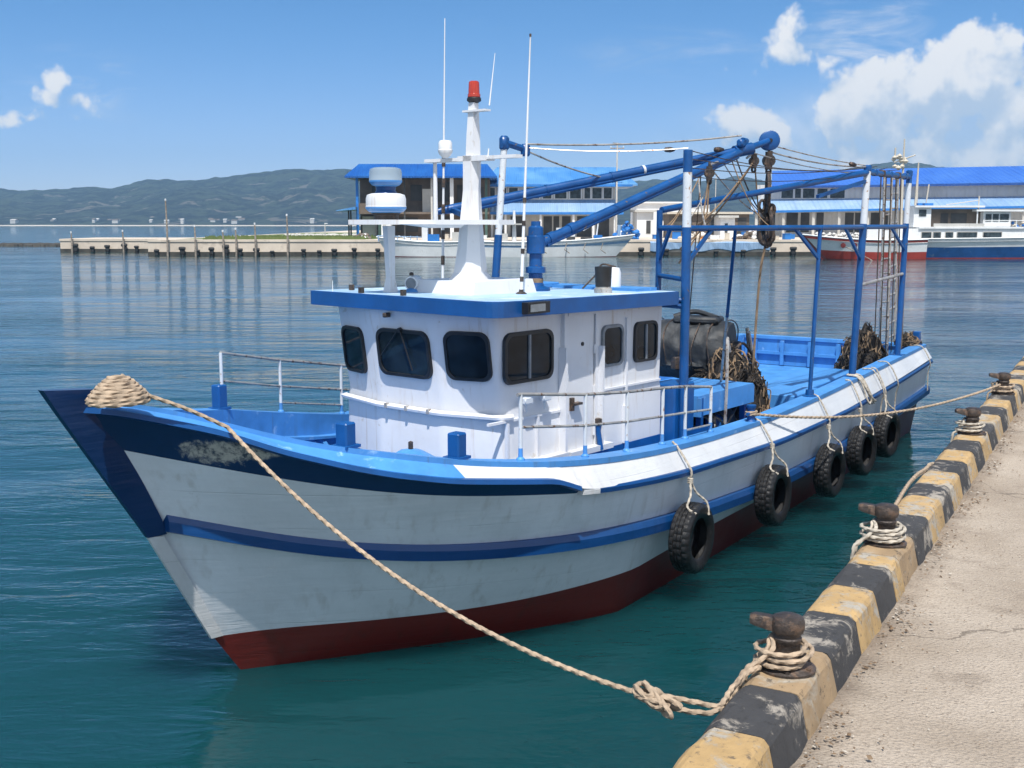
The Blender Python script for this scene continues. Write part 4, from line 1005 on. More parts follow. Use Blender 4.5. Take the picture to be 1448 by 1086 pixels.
# gathered rope ends over the gunwale near the gantry post, and short hitches aft
mb = MB()
for k in range(9):
    u = 10.6 + random.uniform(-.12, .16); b = br('cap', u)
    rope_add(mb, curve([W(Hp(u, b - .15, zr('cap', u) + .06)), W(Hp(u + random.uniform(-.05, .05), b + .04, zr('cap', u) + .02)), W(Hp(u + random.uniform(0, .1), br('bl', u) + .10, zr('bl', u) + random.uniform(.02, .15))), W(Hp(u + random.uniform(0.05, .35), br('bl', u) + .10, zr('bl', u) - random.uniform(-.02, .05)))], 7), .012)
tag(mb.build('rope_bundle', 'pale_rope', None), 'bundle of pale rope ends draped over the gunwale below the tall gantry post', 'rope')
for u, lab in ((11.4, 'between the two gantry posts'), (12.4, 'just ahead of the aft gantry post'), (15.2, 'at the stern corner')):
    mb = MB(); rope_add(mb, curve([W(Hp(u, br('cap', u) - .15, zr('cap', u) + .045)), W(Hp(u, br('cap', u) + .035, zr('cap', u) + .02)), W(Hp(u + .05, br('bl', u) + .10, zr('bl', u) + .07)), W(Hp(u + .1, br('bl', u) + .06, zr('bl', u) - .15)), W(Hp(u + .1, br('r2', u) + .11, zr('r2', u) + .05))], 8), .011)
    tag(mb.build('rope_hitch', 'pale_rope', None), 'thin pale rope hitched down the white bulwark ' + lab, 'rope', 'rope hitches on the port bulwark aft')

# ================================================================== QUAY
def paint_mat(name, col, bare=(.36, .33, .28), thr=.52, soft=.05, dark=(.09, .075, .06)):
    m, nt, p = new_mat(name)
    v = coords(nt, 'Object')
    c = mixc(nt, ramp(nt, tex(nt, v, 3, 5), .3, .7), tuple(x * .82 for x in col), tuple(x * 1.12 for x in col))
    w = math_n(nt, 'ADD', math_n(nt, 'MULTIPLY', tex(nt, v, 5.5, 8, .72, .5), .7), math_n(nt, 'MULTIPLY', tex(nt, v, 1.4, 3), .3))
    c = mixc(nt, ramp(nt, w, thr, thr + soft), c, mixc(nt, tex(nt, v, 30, 5), tuple(x * .75 for x in bare), tuple(min(1, x * 1.2) for x in bare)))
    d = tex(nt, v, 16, 7, .7); c = mixc(nt, math_n(nt, 'MULTIPLY', ramp(nt, d, .55, .66), .8), c, dark)
    nt.links.new(c, p.inputs['Base Color']); p.inputs['Roughness'].default_value = .8
    b = nt.nodes.new('ShaderNodeBump'); b.inputs['Strength'].default_value = .55; b.inputs['Distance'].default_value = .02
    h = math_n(nt, 'ADD', tex(nt, v, 22, 7, .7), math_n(nt, 'MULTIPLY', ramp(nt, w, thr, thr + soft), -.4))
    nt.links.new(h, b.inputs['Height']); nt.links.new(b.outputs[0], p.inputs['Normal'])
paint_mat('kerb_yellow', (.42, .28, .125), thr=.495, soft=.10)
paint_mat('kerb_black', (.040, .040, .042), bare=(.30, .27, .23), thr=.515, soft=.08, dark=(.02, .02, .02))
paint_mat('kerb_brown', (.30, .21, .12), bare=(.36, .32, .26), thr=.5, soft=.15, dark=(.05, .04, .03))

kerb = empty('kerb', Q(0, 0, 0), -QA + R(90))             # local x = s, local y = -q
tag(kerb, 'low concrete kerb painted in worn black and yellow blocks along the quay edge', 'kerb')
bounds = [-1.6, -.9, -.2, .55, 1.2, 1.92, 2.68, 3.34, 3.97, 4.30, 5.0, 5.77, 6.6, 7.2, 7.9]
while bounds[-1] < 34: bounds.append(bounds[-1] + random.uniform(.62, .78))
colr = ['kerb_black', 'kerb_yellow', 'kerb_yellow', 'kerb_black', 'kerb_brown', 'kerb_black', 'kerb_yellow', 'kerb_black', 'kerb_yellow', 'kerb_brown', 'kerb_black', 'kerb_yellow', 'kerb_black', 'kerb_yellow']
def kerb_prof(j):
    r = random.Random(j); e = lambda k=.006: r.uniform(-k, k)
    return [(-.045 + e(), .95), (-.045 + e(), 1.255 + e()), (-.012 + e(), 1.288 + e()), (.02 + e(), 1.30), (.27 + e(), 1.30), (.30 + e(), 1.292 + e()), (.325 + e(), 1.262 + e(.01)), (.385 + e(.01), ZQ - .03), (.385, .95)]
for i in range(len(bounds) - 1):
    a, b = bounds[i], bounds[i + 1]; m = colr[i] if i < len(colr) else ('kerb_black' if i % 2 == 0 else 'kerb_yellow')
    loops = []
    n = 7
    for k in range(n):
        s = a + .004 + (b - a - .008) * k / (n - 1); pr = kerb_prof(i * 3 + (0 if k < 3 else (1 if k < 5 else 2)))
        f = .985 if k in (0, n - 1) else 1
        loops.append([(s, -(q * (1 if f == 1 else .985)), z - (0 if f == 1 or z < 1.0 else .006) + .004 * mnoise.noise(Vector((s * 6, q * 9, z * 4)))) for q, z in pr])
    o = MB().loft(loops).build('painted_block', m, kerb)
# quay body and pavement
mb = MB(); mb.hexa([Q(-8, -.02, -2.5), Q(36, -.02, -2.5), Q(36, 30, -2.5), Q(-8, 30, -2.5), Q(-8, -.02, 1.0), Q(36, -.02, 1.0), Q(36, 30, 1.0), Q(-8, 30, 1.0)])
tag(mb.build('quay', 'concrete', None), kind='structure')
m, nt, p = new_mat('pavement')
v = coords(nt)
c = mixc(nt, ramp(nt, tex(nt, v, .7, 6, .6), .3, .7), (.315, .258, .200), (.44, .375, .305))
c = mixc(nt, math_n(nt, 'MULTIPLY', ramp(nt, tex(nt, v, 2.6, 6, .65), .55, .72), .55), c, (.22, .175, .135))
sp = tex(nt, v, 55, 6, .75)
c = mixc(nt, math_n(nt, 'MULTIPLY', ramp(nt, sp, .52, .64), .8), c, (.17, .135, .105))
sp2 = tex(nt, coords(nt, scale=(1, 1, 1)), 38, 5, .7, 1.2)
c = mixc(nt, math_n(nt, 'MULTIPLY', ramp(nt, sp2, .60, .70), .6), c, (.58, .53, .47))
vo = nt.nodes.new('ShaderNodeTexVoronoi'); vo.inputs['Scale'].default_value = 42; nt.links.new(v, vo.inputs['Vector'])
c = mixc(nt, math_n(nt, 'MULTIPLY', ramp(nt, vo.outputs[0], .18, .05), .35), c, (.60, .56, .50))
dq = nt.nodes.new('ShaderNodeVectorMath'); dq.operation = 'DOT_PRODUCT'; nt.links.new(v, dq.inputs[0]); dq.inputs[1].default_value = tuple(QN)
dirt = math_n(nt, 'SUBTRACT', dq.outputs['Value'], K0.dot(QN))                 # grime swept against the kerb
c = mixc(nt, math_n(nt, 'MULTIPLY', ramp(nt, math_n(nt, 'ADD', dirt, math_n(nt, 'MULTIPLY', tex(nt, v, 3, 5, .65), .55)), .90, .52), .7), c, (.115, .085, .062))
cr = nt.nodes.new('ShaderNodeTexVoronoi'); cr.feature = 'DISTANCE_TO_EDGE'; cr.inputs['Scale'].default_value = .32; wv_ = nt.nodes.new('ShaderNodeVectorMath'); wv_.operation = 'ADD'; nz = nt.nodes.new('ShaderNodeTexNoise'); nz.inputs['Scale'].default_value = 1.6; nz.inputs['Detail'].default_value = 6; nt.links.new(v, nz.inputs['Vector']); nt.links.new(nz.outputs['Color'], wv_.inputs[0]); nt.links.new(v, wv_.inputs[1]); nt.links.new(wv_.outputs[0], cr.inputs['Vector'])
c = mixc(nt, math_n(nt, 'MULTIPLY', ramp(nt, cr.outputs['Distance'], .006, .002), .6), c, (.10, .08, .06))
nt.links.new(c, p.inputs['Base Color']); p.inputs['Roughness'].default_value = .9
b = nt.nodes.new('ShaderNodeBump'); b.inputs['Strength'].default_value = .9; b.inputs['Distance'].default_value = .014
nt.links.new(math_n(nt, 'ADD', math_n(nt, 'ADD', sp, math_n(nt, 'MULTIPLY', tex(nt, v, 14, 6, .7), .8)), vo.outputs[0]), b.inputs['Height']); nt.links.new(b.outputs[0], p.inputs['Normal'])
mb = MB(); ns, nq = 150, 40; vs = []; fs = []
for i in range(ns + 1):
    for j in range(nq + 1):
        s = -8 + 44 * i / ns; q = .33 + 29.6 * (j / nq) ** 1.8; P = Q(s, q, 0)
        z = ZQ + .014 * mnoise.noise(Vector((P.x * .9, P.y * .9, 3))) + .03 * math.exp(-((q - .4) / .16) ** 2) * max(0, mnoise.noise(Vector((s * 2.1, 0, 9))) + .2)
        vs.append((P.x, P.y, z))
for i in range(ns):
    for j in range(nq): k = i * (nq + 1) + j; fs.append((k, k + 1, k + nq + 2, k + nq + 1))
mb.add(vs, fs, 0, True); tag(mb.build('quay_pavement', 'pavement', None), kind='structure')
# dead leaves and grit swept against the kerb
mb = MB(); rnd = random.Random(4)
for k in range(2200):
    s = rnd.uniform(-1.2, 16); cl = mnoise.noise(Vector((s * 1.3, 2, 0))); q = .40 + abs(rnd.gauss(0, .07 + .10 * max(0, cl + .25)))
    if rnd.random() > .35 + cl: continue
    P = Q(s, q, ZQ + .012 + rnd.uniform(0, .02)); L = rnd.uniform(.006, .022); w = L * rnd.uniform(.25, .8); a = rnd.uniform(0, 6.28)
    d = Vector((math.cos(a), math.sin(a), rnd.uniform(-.3, .3))) * L; e = Vector((-math.sin(a), math.cos(a), rnd.uniform(-.5, .5))) * w; h = Vector((0, 0, w * rnd.uniform(.2, .8)))
    mb.add([P - d, P - e, P + d, P + e, P + h], [(0, 1, 4), (1, 2, 4), (2, 3, 4), (3, 0, 4), (3, 2, 1, 0)], rnd.choice((0, 0, 0, 1, 2)))
for k in range(900):
    s = rnd.uniform(-1, 14); q = .4 + rnd.random() ** 1.5 * 3.5; P = Q(s, q, ZQ + .010); L = rnd.uniform(.004, .011); w = L * rnd.uniform(.5, 1); a = rnd.uniform(0, 6.28)
    d = Vector((math.cos(a), math.sin(a), 0)) * L; e = Vector((-math.sin(a), math.cos(a), 0)) * w
    mb.add([P - d, P - e, P + d, P + e, P + Vector((0, 0, w))], [(0, 1, 4), (1, 2, 4), (2, 3, 4), (3, 0, 4), (3, 2, 1, 0)], rnd.choice((0, 1, 2, 2)))
tag(mb.build('leaf_litter', ['leaf_dead', 'planks', 'concrete'], None), 'dead leaves and grit gathered along the foot of the kerb', kind='stuff')

# mooring bollards
def make_bollard():
    root = empty('mooring_bollard')
    pl = MB(); pl.lathe((0, 0, -.004), [(.175, 0), (.178, .018), (.15, .03), (.12, .05), (.105, .075)], 32); pl.build('base_flange', 'dark_iron', root)
    for k in range(6): a = k * math.pi / 3 + .3; MB().lathe((.148 * math.cos(a), .148 * math.sin(a), .02), [(.016, 0), (.016, .016), (0, .018)], 6).build('bolt', 'dark_iron', root)
    MB().lathe((0, 0, .06), [(.11, 0), (.092, .02), (.080, .06), (.078, .11), (.086, .125), (.086, .14), (.078, .15), (.080, .18)], 32).build('stem', 'dark_iron', root)
    c = MB(); c.lathe((0, 0, .225), [(.07, 0), (.094, .012), (.102, .035), (.102, .075), (.092, .100), (.065, .112), (0, .116)], 32); c.build('cap', 'dark_iron', root)
    h = MB(); d = Vector((-1, .30, 0)).normalized(); s = Vector((d.y, -d.x, 0))
    pr = [(.06, .045, .232, .316), (.12, .042, .245, .325), (.20, .040, .265, .33), (.228, .030, .275, .32)]
    h.loft([[d * x + s * w + Vector((0, 0, z0)), d * x + s * w * 1.05 + Vector((0, 0, (z0 + z1) / 2)), d * x + s * w * .7 + Vector((0, 0, z1)), d * x - s * w * .7 + Vector((0, 0, z1)), d * x - s * w * 1.05 + Vector((0, 0, (z0 + z1) / 2)), d * x - s * w + Vector((0, 0, z0))] for x, w, z0, z1 in pr], smooth=True)
    h.build('horn', 'dark_iron', root, 50)
    return root
BL = ['nearest rusty iron bollard with a horn, beige rope wound round its foot', 'second bollard from the near end, pale rope looped over its foot and the kerb', 'third bollard along the kerb, far one seen without the taut line', 'farthest bollard along the kerb, taut mooring rope ending on it']
bol = make_bollard()
for i, s in enumerate(BS):
    o = bol if i == 0 else copy_tree(bol)
    o.location = bollard_pos(s); o.rotation_euler.z = R((0, -6, 20, 12)[i]); tag(o, BL[i], 'bollard', 'mooring bollards on the kerb')
def coil_on(s, r0, turns, drop, label, m, rr=.0145, over=True, seed=0):
    rnd = random.Random(seed); c = bollard_pos(s); mb = MB(); pts = []
    N = int(turns * 28)
    for k in range(N):
        t = k / N; a = 2.2 + 2 * math.pi * turns * t
        ra = r0 + .025 * math.sin(a * .5 + seed) + .045 * max(0, math.cos(a - R(200))) ** 2 + .012 * math.sin(3 * a)
        zz = .045 + .115 * t
        pts.append(c + Vector((math.cos(a) * ra, math.sin(a) * ra, zz)))
    rope_add(mb, pts, rr)
    for j in range(drop):                                  # bights that drop over the water edge of the kerb
        sa = s - .10 - .10 * j
        a = R(195 + 22 * j); st = c + Vector((math.cos(a) * r0, math.sin(a) * r0, .13 + .02 * j))
        P = [c + Vector((math.cos(R(60)) * .10, math.sin(R(60)) * .10, .16)), c + Vector((-.08, .06, .19)), st, Q(sa, -.03, ZK + .035), Q(sa - .03, -.075, ZK - .03), Q(sa - .05, -.08, ZK - .35), Q(sa - .02, -.09, .35)]
        rope_add(mb, curve(P, 10), rr)
    tag(mb.build('mooring_rope', m, None), label, 'mooring rope')
coil_on(BS[0], .135, 2.9, 2, 'beige rope wound three times round the nearest bollard, bights dropping over the kerb', 'rope', seed=1)
coil_on(BS[1], .145, 3.8, 2, 'pale rope wound round the second bollard in a thick loose stack', 'pale_rope', seed=4)
coil_on(BS[2], .14, 2.6, 1, 'pale rope wound round the third bollard along the kerb', 'pale_rope', seed=7)
coil_on(BS[3], .14, 3.2, 1, 'brown rope wound round the farthest bollard along the kerb', 'rope', seed=11)
mb = MB(); P = [bollard_pos(BS[1]) + QD * .12 + Vector((0, 0, .06))] + [Q(s, -.05 - .03 * math.sin(s * 2), ZK - .0 - .03 * abs(math.sin(s * 1.7))) for s in np.arange(5.1, 8.6, .4)] + [Q(9.0, -.08, .8)]
P[1] = Q(5.1, .0, ZK + .03)
rope_add(mb, curve(P, 12), .020); rope_add(mb, curve([p_ + Vector((0.02, .02, .02)) for p_ in P[1:-1]], 12), .016)
tag(mb.build('mooring_rope', 'rope', None), 'thick frayed rope lying along the water edge of the kerb beyond the second bollard', 'mooring rope')

# ================================================================== FAR SIDE OF THE HARBOUR
def fx(x, Y): return (x - 724.0) / FPX * Y * 1.0           # picture column -> metres at distance Y (close to the horizon)
def fz(y, Y): return CAM_H + (315.5 - y) / FPX * Y
LAND = 1.95
YQ = 141.0
# quay wall and land behind it
x0 = fx(213, YQ)
mb = MB(); mb.hexa([(x0, YQ, -2), (150, YQ, -2), (150, 330, -2), (x0, 330, -2), (x0, YQ, LAND), (150, YQ, LAND), (150, 330, LAND), (x0, 330, LAND)])
mb.box((fx(213, YQ) + (150 - x0) / 2, YQ - .0, LAND - .12), (150 - x0, .2, .26))
tag(mb.build('far_quay', 'far_concrete', None), kind='structure')
x1, x2 = fx(90, 158), fx(216, 158)
mb = MB(); mb.hexa([(x1, 158, -2), (x2 + 6, 158, -2), (x2 + 6, 172, -2), (x1, 172, -2), (x1, 158, 1.85), (x2 + 6, 158, 1.85), (x2 + 6, 172, 1.85), (x1, 172, 1.85)])
mb.box(((x1 + x2) / 2 + 3, 158, 1.7), (x2 - x1 + 6.2, .2, .3))
tag(mb.build('far_pier', 'far_concrete', None), kind='structure')
mb = MB(); mb.box(((x0 + 150) / 2, YQ - .04, .1), (150 - x0, .2, .75)); mb.box(((x1 + x2) / 2 + 3, 157.96, .1), (x2 - x1 + 6, .2, .75))
tag(mb.build('tide_line', 'tide_mark', None), kind='structure')
# grass
m, nt, p = new_mat('grass'); v = coords(nt)
nt.links.new(mixc(nt, tex(nt, v, .6, 6, .7), (.06, .11, .025), (.16, .19, .06)), p.inputs['Base Color']); p.inputs['Roughness'].default_value = .9
mb = MB(); rnd = random.Random(2); mb.add([(x0 + 2, 146, LAND + .01), (fx(530, 146), 146, LAND + .01), (fx(530, 146), 250, LAND + .01), (x0 + 2, 250, LAND + .01)], [(0, 1, 2, 3)])
for k in range(1500):
    X = rnd.uniform(x0 + 6, fx(520, 147)); Y = 144 + rnd.random() ** 2 * 14; h = rnd.uniform(.15, .55); w = rnd.uniform(.1, .35)
    mb.add([(X - w, Y, LAND), (X + w, Y + .05, LAND), (X + rnd.uniform(-.1, .1), Y, LAND + h)], [(0, 1, 2)])
tag(mb.build('grass', 'grass', None), 'strip of green grass on top of the far quay', kind='stuff')
mb = MB()
for k in range(420):                                       # stone edge along the back of the grass
    X = x0 + 8 + 33 * rnd.random(); r = rnd.uniform(.12, .4); mb.lathe((X, 186 + rnd.uniform(-1, 1), LAND), [(r, 0), (r * .9, r * .6), (r * .3, r), (0, r)], 6)
tag(mb.build('rubble', 'far_wall', None), 'row of loose stones behind the grass on the far quay', kind='stuff')
mb = MB()
for k in range(260):
    X = fx(rnd.uniform(-120, 92), 200); r = rnd.uniform(.5, 1.3); mb.lathe((X, 200 + rnd.uniform(-2, 2), -.5), [(r * 1.3, 0), (r, .5 + r * .3), (r * .4, .55 + r * .4), (0, .6 + r * .4)], 7)
tag(mb.build('breakwater', 'tide_mark', None), 'low dark stone breakwater running left from the end of the far pier', 'breakwater')
# black fenders on the far quay walls
def fender_mesh():
    mb = MB(); mb.box((0, -.35, .95), (.75, .5, 1.1), 0, 0, .1); mb.box((0, -.3, .3), (.45, .4, 1.3), 0, 0, .08); mb.lathe((0, -.5, 1.5), [(.28, -.5), (.33, -.3), (.33, .3), (.28, .5)], 10, (1, 0, 0)); return mb
fo = None
FX = [(112, 158), (136, 158), (157, 158), (181, 158), (198, 158)] + [(x, YQ) for x in (226, 262, 283, 303, 323, 343, 366, 388, 432, 454, 475, 503, 536, 905, 940, 965, 1010, 1048, 1090, 1118)]
for x, Y in FX:
    if fo is None: o = fo = fender_mesh().build('quay_fender', 'fender_black', None)
    else: o = fo.copy(); COL.objects.link(o)
    s = rnd.uniform(.5, .85); o.location = (fx(x, Y), Y - .1, rnd.uniform(-.25, -.05)); o.scale = (s, .6, s * rnd.uniform(.8, 1.0))
    tag(o, 'small black fender hanging on the concrete wall of the far quay', 'fender', 'fenders on the far quay walls')
# wooden mooring piles
PL = [(108, 327, 158), (180, 325, 158), (242, 282, YQ), (281, 318, YQ), (320, 325, YQ), (365, 315, YQ), (410, 303, YQ), (338, 322, YQ)]
for x, yt, Y in PL:
    zt = fz(yt, Y); X = fx(x, Y); mb = MB()
    mb.tube([(X, Y - .55, -1), (X + .05, Y - .55, zt * .5), (X, Y - .55, zt)], [.13, .12, .08], 8); mb.lathe((X, Y - .55, zt), [(.10, -.25), (.11, -.2), (.11, 0), (0, .02)], 8, mi=1)
    tall = zt > 4
    tag(mb.build('mooring_pile', ['pile_wood', 'far_white'], None), 'tall thin weathered post standing against the far quay' if tall and x == 242 else 'weathered wooden mooring pile with a pale cap standing against the far quay', 'pile', 'mooring piles along the far quay')

def part_box(name, m, parent, X0, X1, Y0, Y1, Z0, Z1):
    return MB().hexa([(X0, Y0, Z0), (X1, Y0, Z0), (X1, Y1, Z0), (X0, Y1, Z0), (X0, Y0, Z1), (X1, Y0, Z1), (X1, Y1, Z1), (X0, Y1, Z1)]).build(name, m, parent)
def roof_hip(name, m, parent, X0, X1, Y0, Y1, ze, zr_, inset, hipx, over=.0, th=.25):
    ym = (Y0 + Y1) / 2
    lo = [(X0, Y0, ze), (X1, Y0, ze), (X1, Y1, ze), (X0, Y1, ze)]
    a, b = (X0 + hipx, ym - inset, zr_), (X1 - hipx, ym - inset, zr_); c, d = (X1 - hipx, ym + inset, zr_), (X0 + hipx, ym + inset, zr_)
    mb = MB(); up = [a, b, c, d]
    mb.add(lo + up + [(x, y, z - th) for x, y, z in lo], [(0, 1, 5, 4), (1, 2, 6, 5), (2, 3, 7, 6), (3, 0, 4, 7), (4, 5, 6, 7), (0, 8, 9, 1), (1, 9, 10, 2), (2, 10, 11, 3), (3, 11, 8, 0), (11, 10, 9, 8)])
    return mb.build(name, m, parent)

# --- building with a deep blue roof, open two storey front
B = empty('harbour_building', (0, 0, 0)); Y = 160
tag(B, 'two storey dark fronted building with a deep blue roof and slim blue columns', 'building')
X0, X1 = fx(507, Y), fx(692, Y); ze = fz(251, Y)
roof_hip('roof', 'roof_deep_blue', B, fx(493, Y), fx(703, Y), Y - 1.5, Y + 12, ze, fz(232, Y - 1), 2.2, 1.4)
part_box('wall', 'far_brown', B, X0 + .1, X1, Y + 3.0, Y + 10, LAND, ze)
part_box('upper_floor', 'far_brown', B, X0, X1, Y, Y + 3.2, fz(303, Y), fz(300, Y))
part_box('parapet', 'far_brown', B, X0, fx(535, Y), Y + .05, Y + .25, fz(300, Y), fz(288, Y))
part_box('beam', 'far_dark', B, X0, X1, Y, Y + .3, ze - .45, ze - .1)
for x, w, m_ in ((508, .35, 'far_blue'), (534, .22, 'far_dark'), (574, .2, 'far_dark'), (612, .25, 'far_wall'), (640, .5, 'far_white'), (668, .3, 'far_blue'), (688, .35, 'far_green')):
    part_box('column', m_, B, fx(x, Y) - w / 2, fx(x, Y) + w / 2, Y - .15, Y + .2, LAND, ze - .1)
part_box('wall_panel', 'far_green', B, fx(536, Y), fx(557, Y), Y + .6, Y + .8, LAND, fz(262, Y))
part_box('wall_panel', 'far_wall', B, fx(598, Y), fx(612, Y), Y + 1.2, Y + 1.4, fz(300, Y), fz(268, Y))
part_box('wall_panel', 'far_wall', B, fx(512, Y), fx(532, Y), Y + 2, Y + 2.2, LAND, fz(306, Y))
for xa, xb, ya, yb in ((525, 533, 264, 286), (540, 556, 262, 284), (580, 596, 262, 284), (614, 636, 258, 285), (646, 664, 262, 285), (672, 684, 265, 285), (560, 590, 308, 328), (620, 640, 306, 328), (650, 666, 308, 328)):
    o = part_box('window', 'far_dark', B, fx(xa, Y), fx(xb, Y), Y + 2.85, Y + 3.05, fz(yb, Y), fz(ya, Y))
mb = MB(); mb.loft([[(fx(481, Y), Y - 2, fz(299, Y)), (fx(508, Y), Y - 2, fz(297, Y)), (fx(508, Y), Y + 5, fz(297, Y)), (fx(481, Y), Y + 5, fz(299, Y))], [(fx(481, Y), Y - 2, fz(298, Y)), (fx(508, Y), Y - 2, fz(293, Y)), (fx(508, Y), Y + 5, fz(293, Y)), (fx(481, Y), Y + 5, fz(298, Y))]]).build('canopy', 'roof_sky_blue', B)
for x in (494, 497): part_box('canopy_post', 'far_dark', B, fx(x, Y) - .1, fx(x, Y) + .1, Y + 1, Y + 1.2, LAND, fz(297, Y))
K = empty('kiosk', (0, 0, 0)); tag(K, 'small white booth in front of the dark fronted building', 'booth')
part_box('wall', 'far_white', K, fx(541, 152), fx(554, 152), 152, 154, LAND, fz(308, 152)); part_box('door', 'far_wall', K, fx(543, 152), fx(548, 152), 151.95, 152.02, LAND, fz(312, 152)); part_box('roof', 'far_wall', K, fx(538, 152), fx(556, 152), 151.6, 154.3, fz(308, 152), fz(306.5, 152))

# --- long building with sky blue roofs
B = empty('market_building', (0, 0, 0)); Y = 170
tag(B, 'two storey market hall with sky blue roof and pale lower awning behind the derrick', 'building')
X0, X1 = fx(684, Y), fx(868, Y); ze = fz(262, Y)
roof_hip('roof', 'roof_sky_blue', B, fx(680, Y), fx(897, Y), Y - 2, Y + 14, ze, fz(236, Y), .3, 2.4)
part_box('wall', 'far_wall', B, X0, X1, Y, Y + 12, LAND, ze)
for k, (xa, xb) in enumerate(((690, 700), (704, 716), (720, 732), (742, 762), (767, 779), (784, 800), (805, 820), (825, 833), (836, 849), (852, 863))):
    o = part_box('window', 'far_white', B, fx(xa, Y) - .12, fx(xb, Y) + .12, Y - .06, Y + .05, fz(282.5, Y), fz(266, Y)); part_box('pane', 'far_glass', o, fx(xa, Y), fx(xb, Y), Y - .1, Y - .02, fz(281.5, Y), fz(267, Y))
mb = MB(); za, zb = fz(283, Y), fz(300.5, Y)
mb.loft([[(fx(695, Y), Y, za), (fx(868, Y), Y, za), (fx(868, Y), Y, za - .2), (fx(695, Y), Y, za - .2)], [(fx(690, Y - 3), Y - 3, zb), (fx(880, Y - 3), Y - 3, zb), (fx(880, Y - 3), Y - 3, zb - .25), (fx(690, Y - 3), Y - 3, zb - .25)]]).build('awning', 'roof_pale_blue', B)
part_box('awning_edge', 'far_blue', B, fx(690, Y - 3), fx(880, Y - 3), Y - 3.1, Y - 2.95, zb - .35, zb)
for xa, xb in ((700, 712), (722, 740), (768, 780), (782, 790), (794, 806), (815, 835), (842, 860)): part_box('doorway', 'far_dark', B, fx(xa, Y), fx(xb, Y), Y - .05, Y + .1, LAND, fz(306, Y))
for x in (696, 715, 764, 810, 838, 868): part_box('column', 'far_white', B, fx(x, Y - 2.6) - .15, fx(x, Y - 2.6) + .15, Y - 2.7, Y - 2.4, LAND, zb - .2)
part_box('fascia', 'far_blue', B, fx(680, Y), fx(890, Y), Y - 2.08, Y - 1.9, ze - .4, ze - .1)

# --- long blue-roofed hall on the right
B = empty('fish_hall', (0, 0, 0)); tag(B, 'long low hall with an unbroken deep blue roof and pale sheet wall on the right', 'building')
def ry(x): return 172 - (x - 1060) / 388 * 17                # front recedes towards the left
def P3(x, y, off=0): Yd = ry(x) + off; return (fx(x, Yd), Yd, fz(y, Yd))
xs = [1058, 1150, 1250, 1350, 1500, 1640]
yt = lambda x: 243.5 - (x - 1090) * .0195; ye = lambda x: 264.5 - (x - 1090) * .0145
mb = MB(); mb.loft([[P3(x, ye(x), -1.5), P3(x, yt(x), 6), (P3(x, ye(x), 14)[0], P3(x, ye(x), 14)[1], P3(x, ye(x), -1.5)[2]), (P3(x, ye(x), -1.4)[0], P3(x, ye(x), -1.4)[1] + .1, P3(x, ye(x), -1.5)[2] - .3)] for x in [1086] + xs[1:]]).build('roof', 'roof_long_blue', B)
mb = MB(); mb.loft([[(P3(x, 300, 0)[0], ry(x), LAND), (P3(x, 300, 0)[0], ry(x), P3(x, ye(x), 0)[2] + .2), (P3(x, 300, 12)[0], ry(x) + 12, P3(x, ye(x), 0)[2] + .2), (P3(x, 300, 12)[0], ry(x) + 12, LAND)] for x in [1066] + xs[1:]]).build('wall', 'wall_sheet', B)
yc0 = lambda x: 283 - (x - 1060) * .012; yc1 = lambda x: 299 - (x - 1060) * .018
mb = MB(); mb.loft([[P3(x, yc0(x), 0), P3(x, yc1(x), -3.2), (P3(x, yc1(x), -3.2)[0], P3(x, yc1(x), -3.2)[1], P3(x, yc1(x), -3.2)[2] - .22), (P3(x, yc0(x), 0)[0], P3(x, yc0(x), 0)[1], P3(x, yc0(x), 0)[2] - .25)] for x in xs]).build('awning', 'roof_pale_blue', B)
mb = MB(); mb.loft([[P3(x, yc1(x) - .5, -3.3), P3(x, yc1(x) - .5, -3.22), P3(x, yc1(x) + 2.6, -3.22), P3(x, yc1(x) + 2.6, -3.3)] for x in xs]).build('awning_edge', 'far_blue', B)
def rwin(name, m_, xa, xb, ya, yb, off=-.06, parent=None):
    a = P3(xa, yb, off); b = P3(xb, yb, off); zt0 = P3(xa, ya, off)[2]; zt1 = P3(xb, ya, off)[2]
    return MB().hexa([a, b, (b[0], b[1] + .15, b[2]), (a[0], a[1] + .15, a[2]), (a[0], a[1], zt0), (b[0], b[1], zt1), (b[0], b[1] + .15, zt1), (a[0], a[1] + .15, zt0)]).build(name, m_, parent or B)
for xa, xb in ((1100, 1116), (1119, 1127), (1130, 1146), (1150, 1164), (1168, 1188)):
    o = rwin('window', 'far_white', xa - 1, xb + 1, 267, 281.5); rwin('pane', 'far_glass', xa, xb, 268, 280.8, -.12, o)
for xa, xb in ((1072, 1092), (1108, 1124), (1128, 1140), (1150, 1160), (1190, 1202), (1204, 1212), (1226, 1238), (1242, 1250), (1285, 1296), (1318, 1330), (1336, 1360), (1366, 1390), (1400, 1420), (1426, 1445)): rwin('doorway', 'far_dark', xa, xb, 301, 328)
for x in (1066, 1104, 1146, 1182, 1222, 1262, 1310, 1362, 1396, 1440): q = P3(x, 300, -2.9); part_box('column', 'far_wall', B, q[0] - .18, q[0] + .18, q[1], q[1] + .3, LAND, q[2] - .1)

